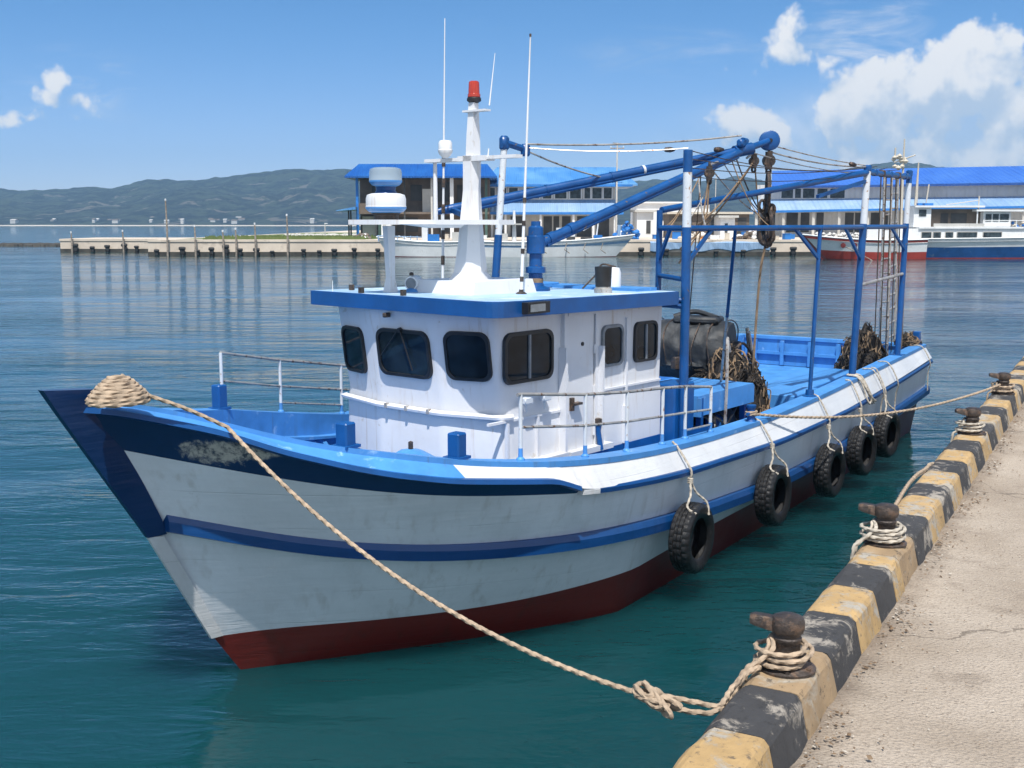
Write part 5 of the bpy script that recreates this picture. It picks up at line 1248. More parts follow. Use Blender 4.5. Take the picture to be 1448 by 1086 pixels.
# --- low white sheds and stacked goods between the halls
def shed(name, label, cat, xa, xb, yt_, Y, m_='far_white', roofm='far_wall', dep=6, win=()):
    b = empty(name, (0, 0, 0)); tag(b, label, cat)
    part_box('wall', m_, b, fx(xa, Y), fx(xb, Y), Y, Y + dep, LAND, fz(yt_, Y)); part_box('roof', roofm, b, fx(xa, Y) - .4, fx(xb, Y) + .4, Y - .6, Y + dep + .3, fz(yt_, Y), fz(yt_, Y) + .3)
    for a, c, y0, y1 in win: part_box('opening', 'far_dark', b, fx(a, Y), fx(c, Y), Y - .06, Y + .1, fz(y1, Y), fz(y0, Y))
    return b
shed('shed', 'small plain white shed behind the blue net heap on the far quay', 'shed', 899, 922, 300, 165, win=((912, 918, 312, 330),))
shed('shed', 'long low white warehouse with a pale roof far behind the sheds', 'warehouse', 898, 1000, 288, 240, 'far_white', 'far_white', 12, ((930, 936, 300, 312), (960, 966, 300, 312)))
shed('shed', 'low shed with a rusty flat roof and open front near the quay edge', 'shed', 944, 1056, 303, 158, 'far_brown', 'sand', 6, ((950, 962, 306, 330), (968, 976, 306, 330), (1000, 1012, 308, 330), (1040, 1052, 308, 330)))
shed('shed', 'white shed under the hall awning left end', 'shed', 1016, 1036, 308, 153, win=((1022, 1026, 316, 330),))
heapY = 146
def far_heap(name, label, cat, x, w, h, m_, seed, Y=146):
    mb = MB(); rn = random.Random(seed)
    for k in range(60):
        r = rn.uniform(.15, .45); px = rn.gauss(0, w / 3); z = max(0, h * (1 - abs(px) / w) * rn.random()); mb.lathe((px, rn.uniform(-.8, .8), z), [(0, -r * .8), (r * .8, -r * .4), (r, 0), (r * .7, r * .6), (0, r * .8)], 7, (rn.uniform(-1, 1), rn.uniform(-1, 1), 1.2), mi=rn.choice((0, 0, 0, 1)))
    o = mb.build(name, [m_, 'far_white'], None); o.location = (fx(x, Y), Y, LAND); return tag(o, label, cat)
far_heap('net_heap', 'bright blue heap of fishing nets on the far quay right of the white boats', 'net', 886, 2.4, 2.2, 'far_blue', 3)
far_heap('net_heap', 'small blue heap of nets on the far quay between the two white boats', 'net', 662, 1.2, 1.2, 'far_blue', 5)
far_heap('crate_heap', 'low heap of pale goods on the far quay below the rusty roof', 'goods', 985, 3.0, .8, 'sand', 7)
far_heap('crate_heap', 'low heap of brown and white goods at the foot of the long hall', 'goods', 1060, 2.6, 1.0, 'far_brown', 9)
far_heap('crate_heap', 'clutter of brown goods in front of the dark fronted building', 'goods', 515, 1.8, .5, 'far_brown', 11, 150)
for k in range(16):
    x = rnd.choice((rnd.uniform(902, 1056), rnd.uniform(560, 700), rnd.uniform(1060, 1130))); Yc = rnd.uniform(143, 150); w, h = rnd.uniform(.5, 1.2), rnd.uniform(.35, .9)
    c_ = empty('fish_crate', (fx(x, Yc), Yc, LAND), rnd.uniform(-.5, .5)); tag(c_, 'small crate standing among the clutter on the far quay', 'crate', 'crates on the far quay')
    m_ = rnd.choice(('far_blue', 'far_white', 'far_brown', 'sand', 'crate_orange'))
    MB().box((0, 0, h / 2), (w, w * .7, h), 0, 0, .04).build('body', m_, c_); MB().box((0, 0, h + .03), (w * 1.06, w * .75, .08)).build('rim', m_, c_)
mb = MB(); Y = YQ - .14
mb.loft([[(fx(x, Y), Y + .06 * math.sin(x), fz(342 - 1.2 * math.sin(x * .05), Y)), (fx(x, Y), Y - .16 - .06 * math.sin(x * .4), fz(341, Y) - .15), (fx(x, Y), Y - .12, fz(353 + 2 * math.sin(x * .11), Y)), (fx(x, Y), Y, fz(354 + 2 * math.sin(x * .11), Y))] for x in range(918, 1092, 6)])
tag(mb.build('tarpaulin', 'roof_pale_blue', None), 'faded light blue sheet hanging along the wall of the far quay', 'tarpaulin')
# utility pole and wires
U_ = empty('utility_pole', (fx(870, 166), 166, LAND)); tag(U_, 'slim grey utility pole with a crossarm above the market hall roof', 'utility pole')
h = fz(205, 166) - LAND
MB().tube([(0, 0, 0), (0, 0, h)], [.16, .10], 8).build('pole', 'far_wall', U_); MB().bar((-1.0, 0, h - .8), (1.0, 0, h - .8), .12, .14).build('crossarm', 'pile_wood', U_); MB().bar((-.6, 0, h - .05), (1.2, 0, h - .2), .1, .1).build('crossarm', 'pile_wood', U_)
for a in (-.9, .9): MB().lathe((a, 0, h - .72), [(.06, 0), (.08, .1), (.05, .22), (0, .24)], 8).build('insulator', 'far_white', U_)
for nm, x, yt_, Y_ in (('lamp_post', 1008, 250, 175), ('lamp_post', 462, 316, 150)):
    o = empty(nm, (fx(x, Y_), Y_, LAND)); tag(o, 'thin pole behind the sheds between the halls' if x > 900 else 'short thin post on the grass of the far quay', 'pole'); MB().tube([(0, 0, 0), (0, 0, fz(yt_, Y_) - LAND)], [.1, .06], 6).build('pole', 'far_wall', o); MB().box((.15, 0, fz(yt_, Y_) - LAND), (.4, .15, .1)).build('lamp', 'far_white', o)

# --- moored boats on the far side: bow at picture column xb, stern at xs
def far_boat(name, label, cat, xs_, xb, ys, yb, yw, Y, half, bands, rake=.9, bow_dx=0):
    """bands: list of (fraction of the freeboard from the top, material)"""
    r = empty(name, (0, 0, 0)); tag(r, label, cat)
    Xs, Xb = fx(xs_, Y), fx(xb, Y); sg = 1 if Xb > Xs else -1; L = abs(Xb - Xs); n = 40
    fr = [0] + [b[0] for b in bands]; mb = MB(); rows = []
    for f in fr:
        row = []
        for k in range(n + 1):
            t = k / n; fb = (1 - f)
            zt_ = fz(ys, Y) + (fz(yb, Y) - fz(ys, Y)) * (t ** 2.2) - .15 * math.sin(math.pi * t)
            z = -.15 + (zt_ + .15) * fb
            tl = 1 - (rake * (1 - fb)) / L
            w = half * (1 - max(0, (t - .55) / .45) ** 2.2) * (.72 + .28 * fb) * (.85 + .15 * min(1, t * 5))
            row.append((t * tl * L * sg + Xs, w, z))
        rows.append(row)
    for s in (1, -1):
        for i in range(len(rows) - 1):
            for k in range(n):
                q = [rows[i][k], rows[i][k + 1], rows[i + 1][k + 1], rows[i + 1][k]]
                mb.add([(x, Y - s * w, z) for x, w, z in q], [(0, 1, 2, 3)], i, True)
    for i in range(len(rows) - 1):
        a, b = rows[i][0], rows[i + 1][0]; mb.add([(a[0], Y - a[1], a[2]), (a[0], Y + a[1], a[2]), (b[0], Y + b[1], b[2]), (b[0], Y - b[1], b[2])], [(0, 1, 2, 3)], i)
    mb.build('hull', [b[1] for b in bands], r, 30)
    mb = MB()
    for s in (1, -1): mb.tube([(x, Y - s * (w + .02), z + .03) for x, w, z in rows[0]], .09, 6)
    mb.build('gunwale', 'far_white', r)
    top = rows[0]; mb = MB()
    for k in range(n): a, b = top[k], top[k + 1]; mb.add([(a[0], Y - a[1], a[2] - .35), (b[0], Y - b[1], b[2] - .35), (b[0], Y + b[1], b[2] - .35), (a[0], Y + a[1], a[2] - .35)], [(0, 1, 2, 3)])
    mb.build('deck', 'far_wall', r)
    return r
def cab(r, name, m_, xa, xb, yt_, yb_, Y, d0, d1): return part_box(name, m_, r, fx(xa, Y), fx(xb, Y), Y + d0, Y + d1, fz(yb_, Y), fz(yt_, Y))
Y = 137
r = far_boat('moored_boat', 'white open boat with a pale blue bow rail, half hidden behind the radar mast', 'boat', 664, 534, 341, 335, 362, Y, 1.3, [(.30, 'far_white'), (.9, 'far_white'), (1.0, 'maroon')], 1.6)
cab(r, 'cabin', 'far_white', 598, 606, 318, 341, Y, -.5, .7); cab(r, 'cabin', 'far_wall', 640, 656, 328, 342, Y, -.6, .6); cab(r, 'net_locker', 'far_blue', 606, 622, 331, 342, Y, -.4, .5)
mb = MB(); mb.tube([(fx(626, Y), Y, fz(345, Y)), (fx(626, Y), Y, fz(302, Y))], .12, 8); mb.tube([(fx(540, Y), Y, fz(336, Y)), (fx(566, Y), Y, fz(334, Y)), (fx(584, Y), Y, fz(339, Y))], .1, 6); mb.build('mast', 'far_white', r)
mb = MB()
for x in range(538, 600, 9): mb.tube([(fx(x, Y), Y - 1.1, fz(341, Y)), (fx(x, Y), Y - 1.1, fz(333, Y))], .06, 6)
mb.tube([(fx(536, Y), Y - 1.1, fz(333, Y)), (fx(598, Y), Y - 1.1, fz(335, Y))], .07, 6); mb.build('rail', 'roof_pale_blue', r)
r = far_boat('moored_boat', 'white fishing boat with its bow to the right, blue netting above the bow', 'boat', 680, 896, 341, 332, 362, Y, 1.6, [(.22, 'far_white'), (.34, 'roof_pale_blue'), (.92, 'far_white'), (1.0, 'maroon')], 2.4)
cab(r, 'cabin', 'far_white', 786, 812, 322, 342, Y, -.7, .7); cab(r, 'cabin_window', 'far_dark', 790, 800, 326, 333, Y, -.75, -.6); cab(r, 'awning', 'far_wall', 694, 740, 316, 318, Y, -1, 1); cab(r, 'locker', 'far_wall', 700, 718, 330, 343, Y, -.6, .6); cab(r, 'winch', 'far_dark', 800, 812, 334, 341, Y, -1, -.7); cab(r, 'winch', 'far_dark', 820, 836, 335, 341, Y, -.9, -.3); cab(r, 'locker', 'far_blue', 838, 850, 332, 340, Y, -.8, 0); cab(r, 'bulwark_post', 'roof_pale_blue', 872, 876, 318, 334, Y, -.2, .2)
mb = MB(); mb.tube([(fx(727, Y), Y, fz(345, Y)), (fx(727, Y), Y, fz(298, Y))], [.3, .14], 8); mb.tube([(fx(842, Y), Y, fz(338, Y)), (fx(845, Y), Y, fz(312, Y))], .09, 6); mb.tube([(fx(824, Y), Y, fz(326, Y)), (fx(848, Y), Y, fz(312, Y))], .07, 6); mb.build('mast', 'far_white', r)
for x in (745, 768, 800, 826, 850): MB().tube([(fx(x, Y), Y - 1.75, fz(343, Y)), (fx(x - 3, Y), Y - 1.85, fz(352, Y)), (fx(x + 4, Y), Y - 1.8, fz(357, Y))], .06, 6).build('hanging_rope', 'pile_wood', r)
Y = 128
r = far_boat('moored_boat', 'wooden boat with a rusty red stem, white side and red bottom at the right', 'boat', 1300, 1126, 338, 331, 366, Y, 2.0, [(.13, 'hull_red'), (.58, 'far_white'), (.93, 'hull_red'), (1.0, 'maroon')], 2.8)
cab(r, 'cabin', 'far_white', 1218, 1250, 320, 340, Y, -1, 1)
MB().prism([(fx(x, Y), Y - .32, fz(y, Y)) for x, y in ((1124, 329), (1146, 333), (1176, 367), (1160, 367))], (0, .64, 0)).build('stem', 'maroon', r)
for x in (1182, 1198): MB().lathe((fx(x, Y), Y - 1.85, fz(346, Y)), [(.28, 0), (.28, .12), (0, .14)], 12, (0, -1, 0)).build('hawse_hole', 'maroon', r)
mb = MB()
for k in range(70): mb.lathe((fx(rnd.uniform(1150, 1215), Y), Y + rnd.uniform(-1, 1), fz(rnd.uniform(330, 338), Y)), [(0, -.2), (.25, 0), (0, .22)], 6)
mb.build('deck_goods', 'far_wall', r)
MB().tube([(fx(1186, Y), Y - 1.9, fz(348, Y)), (fx(1215, Y), Y - 4.5, -.1)], .05, 6).build('anchor_line', 'pile_wood', r)
Y = 132
r = far_boat('passenger_ferry', 'large white passenger boat with a dark blue hull at the right edge', 'ferry', 1520, 1196, 334, 338, 367, Y, 2.6, [(.22, 'far_white'), (.40, 'far_white'), (.90, 'hull_blue'), (1.0, 'hull_red')], 2)
zw = lambda y: fz(y, Y)
part_box('main_deckhouse', 'far_white', r, fx(1258, Y), fx(1520, Y), Y - 1.9, Y + 1.9, zw(343), zw(323))
for xa, xb in ((1236, 1246), (1290, 1303), (1306, 1316), (1323, 1333), (1339, 1366), (1375, 1400)): o = part_box('window', 'far_wall', r, fx(xa, Y) - .08, fx(xb, Y) + .08, Y - 1.96, Y - 1.85, zw(339), zw(327)); part_box('pane', 'far_glass', o, fx(xa, Y), fx(xb, Y), Y - 2.0, Y - 1.9, zw(338), zw(328))
part_box('upper_deck', 'far_white', r, fx(1285, Y), fx(1520, Y), Y - 2.1, Y + 2.1, zw(323), zw(320.5))
part_box('wheelhouse', 'far_white', r, fx(1280, Y), fx(1304, Y), Y - 1.4, Y + 1.4, zw(321), zw(294)); part_box('pane', 'far_glass', r, fx(1287, Y), fx(1297, Y), Y - 1.46, Y - 1.3, zw(306), zw(297))
part_box('saloon', 'far_brown', r, fx(1306, Y), fx(1392, Y), Y - .6, Y + 1.4, zw(321), zw(296)); part_box('saloon_roof', 'far_white', r, fx(1280, Y), fx(1376, Y), Y - 1.8, Y + 1.8, zw(294), zw(291.5))
for xa, xb in ((1321, 1331), (1335, 1357)): part_box('saloon_door', 'far_dark', r, fx(xa, Y), fx(xb, Y), Y - .66, Y - .5, zw(319), zw(302))
part_box('bulwark', 'far_wall', r, fx(1306, Y), fx(1376, Y), Y - 1.95, Y - 1.85, zw(321), zw(316))
part_box('canopy_roof', 'far_white', r, fx(1364, Y), fx(1442, Y), Y - 2, Y + 2, zw(299.5), zw(297)); part_box('pilot_house', 'far_white', r, fx(1376, Y), fx(1414, Y), Y - 1.5, Y + 1.5, zw(321), zw(300))
for xa, xb in ((1379, 1387), (1389, 1397), (1399, 1411)): part_box('pane', 'far_glass', r, fx(xa, Y), fx(xb, Y), Y - 1.56, Y - 1.4, zw(313), zw(303))
mb = MB()
for x in (1366, 1440): mb.tube([(fx(x, Y), Y - 1.8, zw(321)), (fx(x, Y), Y - 1.8, zw(299))], .08, 6)
mb.tube([(fx(1376, Y), Y - 1.9, zw(312)), (fx(1520, Y), Y - 1.9, zw(312))], .05, 6)
for x in range(1420, 1520, 12): mb.tube([(fx(x, Y), Y - 1.9, zw(321)), (fx(x, Y), Y - 1.9, zw(312))], .05, 6)
mb.build('rail', 'far_white', r)
for xa, xb in ((1288, 1294), (1297, 1309)): cab(r, 'liferaft', 'far_blue', xa, xb, 288, 291.5, Y, -.8, .2)
mb = MB(); mb.tube([(fx(1268, Y), Y, zw(321)), (fx(1268, Y), Y, zw(200))], [.22, .08], 8); mb.tube([(fx(1256, Y), Y, zw(225)), (fx(1256, Y), Y, zw(212))], .1, 6); mb.tube([(fx(1255, Y), Y, zw(232)), (fx(1284, Y), Y, zw(222))], .08, 6); mb.tube([(fx(1288, Y), Y, zw(291)), (fx(1289, Y), Y, zw(232))], [.2, .07], 6); mb.tube([(fx(1302, Y), Y, zw(291)), (fx(1305, Y), Y, zw(262))], .08, 6); mb.tube([(fx(1376, Y), Y, zw(297)), (fx(1376, Y), Y, zw(278))], .07, 6); mb.tube([(fx(1330, Y), Y, zw(290)), (fx(1376, Y), Y, zw(284))], .05, 6)
mb.build('mast', 'sand', r)
mb = MB()
for k in range(14): mb.lathe((fx(rnd.uniform(1254, 1272), Y), Y + rnd.uniform(-.3, .3), zw(rnd.uniform(222, 240))), [(0, -.3), (.32, 0), (0, .3)], 6)
mb.build('mast_gear', 'sand', r)
mb = MB()
for k in range(40): mb.lathe((fx(rnd.uniform(1415, 1515), Y), Y - 1.2 + rnd.uniform(-.4, .4), zw(rnd.uniform(315, 322))), [(0, -.2), (.28, 0), (0, .25)], 6, mi=rnd.choice((0, 1)))
mb.build('deck_goods', ['far_blue', 'sand'], r)

# ================================================================== WATER, HILLS, SHORE
m, nt, p = new_mat('sea_water')
v = coords(nt)
p.inputs['Base Color'].default_value = (.0042, .042, .049, 1); p.inputs['Roughness'].default_value = .035; p.inputs['IOR'].default_value = 1.333
p.subsurface_method = 'BURLEY'; p.inputs['Subsurface Weight'].default_value = 1; p.inputs['Subsurface Radius'].default_value = (.6, 1, 1); p.inputs['Subsurface Scale'].default_value = 2.0       # light spreads inside the water
v1 = coords(nt, scale=(.42, 1.15, 1)); v2 = coords(nt, scale=(.7, 1.5, 1))
h = math_n(nt, 'ADD', math_n(nt, 'MULTIPLY', tex(nt, v1, 1.15, 4, .52, .5), 1.0), math_n(nt, 'MULTIPLY', tex(nt, v2, 4.8, 3, .5, .5), .14))
h = math_n(nt, 'ADD', h, math_n(nt, 'MULTIPLY', tex(nt, v2, 13, 2, .5, .3), .045))
h = math_n(nt, 'MULTIPLY', h, math_n(nt, 'MULTIPLY_ADD', ramp(nt, tex(nt, coords(nt, scale=(.5, 1, 1)), .12, 3, .6), .30, .70), .85, .25))
h = math_n(nt, 'ADD', h, math_n(nt, 'MULTIPLY', tex(nt, v1, .22, 2, .5), 1.2))
b = nt.nodes.new('ShaderNodeBump'); b.inputs['Strength'].default_value = 1.0; b.inputs['Distance'].default_value = .095
nt.links.new(h, b.inputs['Height']); nt.links.new(b.outputs[0], p.inputs['Normal'])
mb = MB(); mb.add([(-3600, -60, 0), (3600, -60, 0), (3600, 3400, 0), (-3600, 3400, 0)], [(0, 1, 2, 3)])
tag(mb.build('water', 'sea_water', None), kind='structure')

m, nt, p = new_mat('hill_forest'); v = coords(nt)
c = mixc(nt, ramp(nt, tex(nt, v, .028, 9, .75), .43, .58), (.005, .014, .009), (.085, .115, .060))
c = mixc(nt, math_n(nt, 'MULTIPLY', ramp(nt, tex(nt, v, .011, 6, .62, .8), .60, .64), .85), c, (.36, .31, .24))
nt.links.new(c, p.inputs['Base Color']); p.inputs['Roughness'].default_value = .95
b = nt.nodes.new('ShaderNodeBump'); b.inputs['Strength'].default_value = 1; b.inputs['Distance'].default_value = 70
nt.links.new(tex(nt, v, .045, 8, .75), b.inputs['Height']); nt.links.new(b.outputs[0], p.inputs['Normal'])
prof = [(-900, 285), (-400, 262), (-150, 276), (0, 270), (50, 272), (90, 270), (140, 264), (165, 267), (215, 256), (290, 254), (350, 250), (380, 246), (430, 239), (465, 240), (500, 238), (560, 244), (620, 250), (700, 262), (760, 270), (820, 268), (868, 263), (915, 255), (960, 257), (1040, 253), (1080, 258), (1120, 249), (1180, 243), (1270, 234), (1300, 236), (1380, 243), (1500, 250), (1800, 270), (2400, 280)]
px_, py_ = zip(*prof)
def hills(name, x_from, x_to, Yr, Ys, seed, m_, nx=420, ny=46, amp=1.0):
    vs = []; fs = []
    for i in range(nx + 1):
        x = x_from + (x_to - x_from) * i / nx
        zt_ = fz(float(np.interp(x, px_, py_)), Yr)
        for j in range(ny + 1):
            t = j / ny; Y = Ys + (Yr * 1.35 - Ys) * t; X = fx(x, Yr) * (.45 + .55 * Y / Yr) if False else fx(x, Y)
            tr = (Yr - Ys) / (Yr * 1.35 - Ys)
            sh = (t / tr) ** .9 if t < tr else max(0, 1 - ((t - tr) / (1 - tr)) * .8)
            n_ = mnoise.fractal(Vector((X * .0042, Y * .0042, seed)), 1, 2, 6); rg = 1 - abs(mnoise.fractal(Vector((X * .0032, Y * .0032, seed + 7)), .9, 2, 5))
            z = zt_ * sh * (1 + amp * ((.28 * n_ + .34 * (rg - .8)) * min(1, 4 * sh * (1.02 - sh) + .10)))
            z += (mnoise.noise(Vector((X * .03, Y * .03, 5))) + .6 * mnoise.noise(Vector((X * .08, Y * .08, 2)))) * 4.5 * min(1, sh * 3)
            vs.append((X, Y, max(-.5 if j == 0 else .8, z)))
    for i in range(nx):
        for j in range(ny): k = i * (ny + 1) + j; fs.append((k, k + ny + 1, k + ny + 2, k + 1))
    return tag(MB().add(vs, fs, 0, True).build(name, m_, None, 180), kind='structure')
hills('hills', -550, 1980, 2500, 1750, 3, 'hill_forest')
mb = MB(); Y = 1745
mb.hexa([(fx(-900, Y), Y - 6, -1), (fx(2400, Y), Y - 6, -1), (fx(2400, Y), Y + 30, -1), (fx(-900, Y), Y + 30, -1), (fx(-900, Y), Y - 2, .7), (fx(2400, Y), Y - 2, .7), (fx(2400, Y), Y + 30, 1.6), (fx(-900, Y), Y + 30, 1.6)])
tag(mb.build('shore', 'sand', None), kind='structure')
rnd = random.Random(21)
hx = [25, 27, 80, 82, 138, 140, 143, 168, 172, 218, 220, 236, 240, 246, 260, 262, 302, 305, 322, 325, 335, 341, 345, 350, 372, 376, 440, 444, 448, 452, 460, 470, 160, 195, 300, 310]
for k, x in enumerate(hx):
    Y = rnd.uniform(1760, 1850); w = rnd.uniform(4, 10); h = rnd.uniform(4, 6); X = fx(x, Y); zb_ = rnd.uniform(2, 5) + (Y - 1750) * .05
    b = empty('far_house', (X, Y, zb_)); tag(b, 'tiny pale house on the far shore at the foot of the hills', 'house', 'houses along the far shore')
    part_box('wall', 'far_wall', b, -w / 2, w / 2, 0, 8, -3, h * .7)
    MB().prism([(-w / 2 - .4, -.5, h * .7), (-w / 2 - .4, 8.5, h * .7), (-w / 2 - .4, 4, h)], (w + .8, 0, 0)).build('roof', 'far_brown' if k % 3 else 'far_wall', b)

# ================================================================== LIGHT, SKY, AIR, CAMERA
sun_dir = Vector((-.012, -.53, 1.0)).normalized()              # towards the sun
el = math.asin(sun_dir.z); az = math.atan2(sun_dir.x, sun_dir.y)
L = bpy.data.lights.new('sun', 'SUN'); L.energy = 4.6; L.angle = R(.55); L.color = (1, .955, .89)
so = bpy.data.objects.new('sun', L); COL.objects.link(so); so.rotation_euler = (-sun_dir).to_track_quat('-Z', 'Y').to_euler(); so.location = (0, -20, 60)

world = bpy.data.worlds.new('World'); SC.world = world; world.use_nodes = True
nt = world.node_tree; nt.nodes.clear()
out = nt.nodes.new('ShaderNodeOutputWorld')
sky = nt.nodes.new('ShaderNodeTexSky'); sky.sky_type = 'NISHITA'; sky.sun_disc = False; sky.sun_elevation = el; sky.sun_rotation = az
sky.altitude = 0; sky.air_density = .6; sky.dust_density = .3; sky.ozone_density = 6
bg = nt.nodes.new('ShaderNodeBackground'); bg.inputs[1].default_value = .13
tc0 = nt.nodes.new('ShaderNodeTexCoord'); sp0 = nt.nodes.new('ShaderNodeSeparateXYZ'); nt.links.new(tc0.outputs['Generated'], sp0.inputs[0])
gr = mixc(nt, ramp(nt, sp0.outputs[2], .0, .20), (.92, .79, .80), (.53, .78, .86))       # colour balance of the camera: paler low sky
gr = mixc(nt, ramp(nt, sp0.outputs[2], .28, .75), gr, (.84, .88, .88))
mx = nt.nodes.new('ShaderNodeMix'); mx.data_type = 'RGBA'; mx.blend_type = 'MULTIPLY'; mx.inputs[0].default_value = 1
nt.links.new(sky.outputs[0], mx.inputs[6]); nt.links.new(gr, mx.inputs[7]); nt.links.new(mx.outputs[2], bg.inputs[0])
CL0, CL1 = -.06, .27
# clouds: a density field over (azimuth, height) of the sky dome
def cloud_group():
    g = bpy.data.node_groups.new('cloud_density', 'ShaderNodeTree')
    g.interface.new_socket('Vector', in_out='INPUT', socket_type='NodeSocketVector'); g.interface.new_socket('Density', in_out='OUTPUT', socket_type='NodeSocketFloat')
    gi = g.nodes.new('NodeGroupInput'); go = g.nodes.new('NodeGroupOutput')
    V = gi.outputs[0]
    # cauliflower edge: push the lookup position about
    warp = g.nodes.new('ShaderNodeTexNoise'); warp.inputs['Scale'].default_value = 9; warp.inputs['Detail'].default_value = 3; g.links.new(V, warp.inputs['Vector'])
    wv = g.nodes.new('ShaderNodeVectorMath'); wv.operation = 'MULTIPLY_ADD'; g.links.new(warp.outputs['Color'], wv.inputs[0]); wv.inputs[1].default_value = (.04, .04, 0); g.links.new(V, wv.inputs[2])
    best = None
    def pix(x, y): r = ray(x, y); return r.x / r.y, r.z / r.y
    for x, y, rx, ry, k in ((1385, 100, 105, 78, 1.0), (1480, 150, 120, 110, 1.0), (1300, 130, 90, 62, .95), (1225, 135, 85, 58, .95), (1350, 160, 150, 70, .9), (1180, 150, 50, 40, .75), (1040, 165, 52, 40, .85), (1090, 178, 62, 34, .8), (1140, 190, 60, 26, .6),
            (1118, 52, 48, 44, .72), (1085, 85, 52, 26, .62), (1060, 108, 36, 16, .45), (1230, 212, 190, 36, .80), (1400, 205, 160, 60, 1.0), (1130, 200, 90, 26, .62), (1300, 190, 120, 40, .8), (80, 98, 28, 24, .6), (62, 124, 44, 20, .62), (120, 130, 34, 26, .7), (40, 151, 52, 18, .66), (1720, 120, 220, 130, 1.0), (-260, 110, 160, 60, .9)):
        cx, cz = pix(x, y); sx, sz = rx / 1600 * 1.36, ry / 1600 * 1.36
        s = g.nodes.new('ShaderNodeVectorMath'); s.operation = 'SUBTRACT'; g.links.new(wv.outputs[0], s.inputs[0]); s.inputs[1].default_value = (cx + .020, cz + .014, 0)
        sc = g.nodes.new('ShaderNodeVectorMath'); sc.operation = 'MULTIPLY'; g.links.new(s.outputs[0], sc.inputs[0]); sc.inputs[1].default_value = (1 / sx, 1 / sz, 0)
        ln = g.nodes.new('ShaderNodeVectorMath'); ln.operation = 'LENGTH'; g.links.new(sc.outputs[0], ln.inputs[0])
        f = math_n(g, 'MAXIMUM', math_n(g, 'MULTIPLY_ADD', math_n(g, 'POWER', ln.outputs['Value'], 1.6), -k, k), -1.5)
        best = f if best is None else math_n(g, 'SMOOTH_MAX', best, f, .12)
    n1 = tex(g, wv.outputs[0], 17, 4, .6); n2 = tex(g, V, 70, 4, .6)
    vo = g.nodes.new('ShaderNodeTexVoronoi'); vo.feature = 'SMOOTH_F1'; vo.inputs['Scale'].default_value = 26; vo.inputs['Smoothness'].default_value = .6
    try: vo.inputs['Detail'].default_value = 3; vo.inputs['Roughness'].default_value = .55
    except Exception: pass
    g.links.new(wv.outputs[0], vo.inputs['Vector'])
    d = math_n(g, 'ADD', best, math_n(g, 'MULTIPLY_ADD', n1, 1.25, -.66))
    d = math_n(g, 'ADD', d, math_n(g, 'MULTIPLY_ADD', vo.outputs[0], -.62, .22))
    d = math_n(g, 'ADD', d, math_n(g, 'MULTIPLY_ADD', n2, .34, -.17))
    g.links.new(d, go.inputs[0]); return g
cg = cloud_group()
tc = nt.nodes.new('ShaderNodeTexCoord'); sp = nt.nodes.new('ShaderNodeSeparateXYZ'); nt.links.new(tc.outputs['Generated'], sp.inputs[0])
yy = math_n(nt, 'MAXIMUM', sp.outputs[1], .02)
cv = nt.nodes.new('ShaderNodeCombineXYZ'); nt.links.new(math_n(nt, 'DIVIDE', sp.outputs[0], yy), cv.inputs[0]); nt.links.new(math_n(nt, 'DIVIDE', sp.outputs[2], yy), cv.inputs[1])
g1 = nt.nodes.new('ShaderNodeGroup'); g1.node_tree = cg; nt.links.new(cv.outputs[0], g1.inputs[0])
off = nt.nodes.new('ShaderNodeVectorMath'); off.operation = 'ADD'; off.inputs[1].default_value = (-.006, .020, 0); nt.links.new(cv.outputs[0], off.inputs[0])
g2 = nt.nodes.new('ShaderNodeGroup'); g2.node_tree = cg; nt.links.new(off.outputs[0], g2.inputs[0])
front = math_n(nt, 'MULTIPLY', math_n(nt, 'MULTIPLY', ramp(nt, sp.outputs[1], .62, .72), ramp(nt, sp.outputs[2], .40, .30)), ramp(nt, sp.outputs[2], -.04, .0))
cover = ramp(nt, g1.outputs[0], CL0, CL1)
lit = ramp(nt, math_n(nt, 'ADD', math_n(nt, 'MULTIPLY', g1.outputs[0], .18), math_n(nt, 'MULTIPLY', math_n(nt, 'SUBTRACT', g1.outputs[0], g2.outputs[0]), 1.0)), -.22, .50)
ccol = mixc(nt, lit, (.56, .67, .82), (.99, .98, .97))
def mask(x, y, rx, ry):
    r = ray(x, y); n = nt.nodes.new('ShaderNodeVectorMath'); n.operation = 'SUBTRACT'; nt.links.new(cv.outputs[0], n.inputs[0]); n.inputs[1].default_value = (r.x / r.y, r.z / r.y, 0)
    m_ = nt.nodes.new('ShaderNodeVectorMath'); m_.operation = 'MULTIPLY'; nt.links.new(n.outputs[0], m_.inputs[0]); m_.inputs[1].default_value = (1600 / rx, 1600 / ry, 0)
    q = nt.nodes.new('ShaderNodeVectorMath'); q.operation = 'LENGTH'; nt.links.new(m_.outputs[0], q.inputs[0]); return ramp(nt, q.outputs['Value'], 1.0, .2)
wm = nt.nodes.new('ShaderNodeMapping'); wm.inputs['Scale'].default_value = (5, 22, 1); wm.inputs['Rotation'].default_value = (0, 0, -.25); nt.links.new(cv.outputs[0], wm.inputs[0])
wz = ramp(nt, tex(nt, wm.outputs[0], 1.6, 5, .62, .8), .44, .78)
wsp = math_n(nt, 'MULTIPLY', wz, math_n(nt, 'ADD', math_n(nt, 'MULTIPLY', mask(960, 78, 190, 50), .55), math_n(nt, 'ADD', math_n(nt, 'MULTIPLY', mask(1230, 60, 170, 80), .8), math_n(nt, 'ADD', math_n(nt, 'MULTIPLY', mask(700, 30, 50, 14), .8), math_n(nt, 'MULTIPLY', mask(110, 125, 150, 70), .5)))), clamp=True)
veil = math_n(nt, 'MULTIPLY', mask(1330, 215, 460, 130), math_n(nt, 'MULTIPLY_ADD', tex(nt, cv.outputs[0], 14, 4, .6), .9, .2), clamp=True)
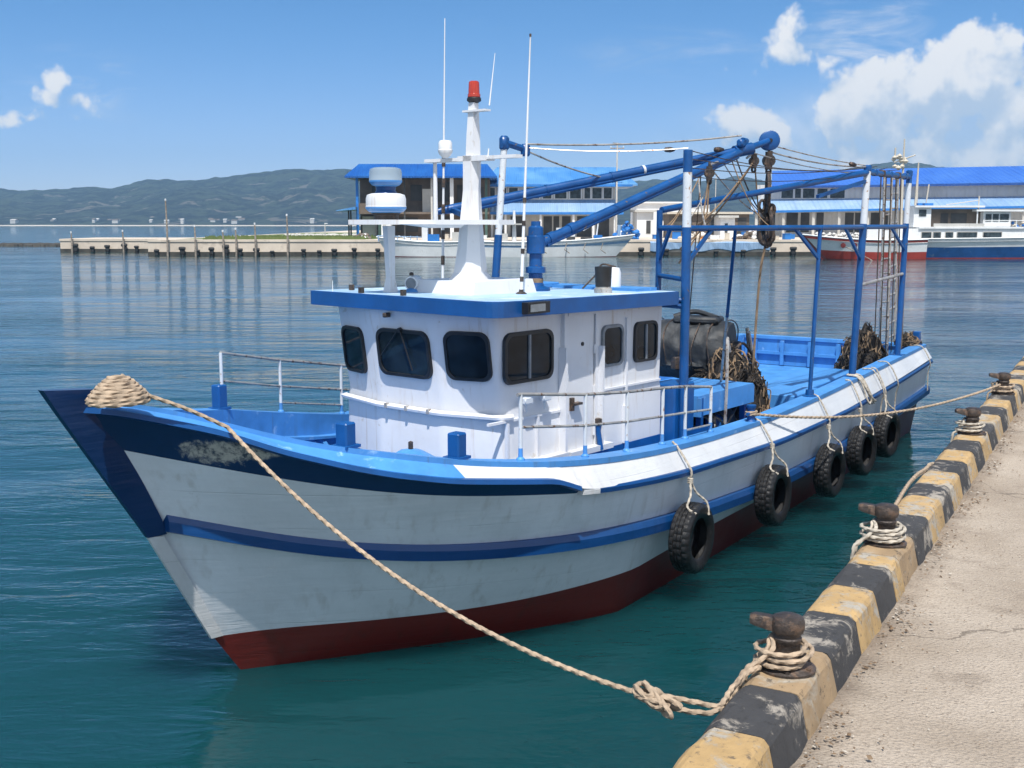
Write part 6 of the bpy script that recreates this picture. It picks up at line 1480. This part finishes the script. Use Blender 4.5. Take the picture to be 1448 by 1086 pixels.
thin = math_n(nt, 'MAXIMUM', math_n(nt, 'MULTIPLY', veil, .95), wsp)
cover = math_n(nt, 'MAXIMUM', cover, thin)
bg2 = nt.nodes.new('ShaderNodeBackground'); bg2.inputs[1].default_value = .76; nt.links.new(ccol, bg2.inputs[0])
ms0 = nt.nodes.new('ShaderNodeMixShader'); nt.links.new(math_n(nt, 'MULTIPLY', cover, .96), ms0.inputs[0]); nt.links.new(bg.outputs[0], ms0.inputs[1]); nt.links.new(bg2.outputs[0], ms0.inputs[2])
ms = nt.nodes.new('ShaderNodeMixShader'); nt.links.new(front, ms.inputs[0]); nt.links.new(bg.outputs[0], ms.inputs[1]); nt.links.new(ms0.outputs[0], ms.inputs[2])
# unseen bright cloud layer added behind the camera to fill the shaded hull
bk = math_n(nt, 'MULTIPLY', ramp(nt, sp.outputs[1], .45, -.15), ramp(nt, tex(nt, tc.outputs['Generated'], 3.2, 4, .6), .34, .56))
bg_fill = nt.nodes.new('ShaderNodeBackground'); bg_fill.inputs[0].default_value = (.80, .89, 1, 1); bg_fill.inputs[1].default_value = .85
ms2 = nt.nodes.new('ShaderNodeMixShader'); nt.links.new(math_n(nt, 'MULTIPLY', bk, .85), ms2.inputs[0]); nt.links.new(ms.outputs[0], ms2.inputs[1]); nt.links.new(bg_fill.outputs[0], ms2.inputs[2])
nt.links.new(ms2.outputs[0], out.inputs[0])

world.cycles.sampling_method = 'MANUAL'; world.cycles.sample_map_resolution = 256
# the air over the bay
if True:
    m = bpy.data.materials.new('air'); m.use_nodes = True; an = m.node_tree; an.nodes.clear()
    ao = an.nodes.new('ShaderNodeOutputMaterial'); pv = an.nodes.new('ShaderNodeVolumePrincipled'); pv.inputs['Color'].default_value = (.38, .68, 1, 1); pv.inputs['Density'].default_value = .00021; pv.inputs['Anisotropy'].default_value = .1
    an.links.new(pv.outputs[0], ao.inputs['Volume']); MATS['air'] = m
    mb = MB(); mb.hexa([(x, y, z) for z in (-4, 215) for x, y in ((-3700, -80), (3700, -80), (3700, 3480), (-3700, 3480))])
    tag(mb.build('haze', 'air', None), 'pale blue air over the bay', kind='stuff')

cam = bpy.data.cameras.new('camera'); co = bpy.data.objects.new('camera', cam); COL.objects.link(co); SC.camera = co
cam.sensor_width = 36; cam.sensor_fit = 'HORIZONTAL'; cam.lens = 36 * FPX / 1448; cam.clip_start = .1; cam.clip_end = 20000
co.location = (0, 0, CAM_H); co.rotation_euler = (R(90) - PITCH, 0, 0)
SC.view_settings.view_transform = 'Standard'; SC.view_settings.look = 'None'; SC.view_settings.exposure = .4; SC.view_settings.gamma = 1
SC.cycles.use_adaptive_sampling = True; SC.cycles.adaptive_threshold = .018; SC.cycles.max_bounces = 6; SC.cycles.volume_bounces = 0; SC.cycles.sample_clamp_indirect = 4
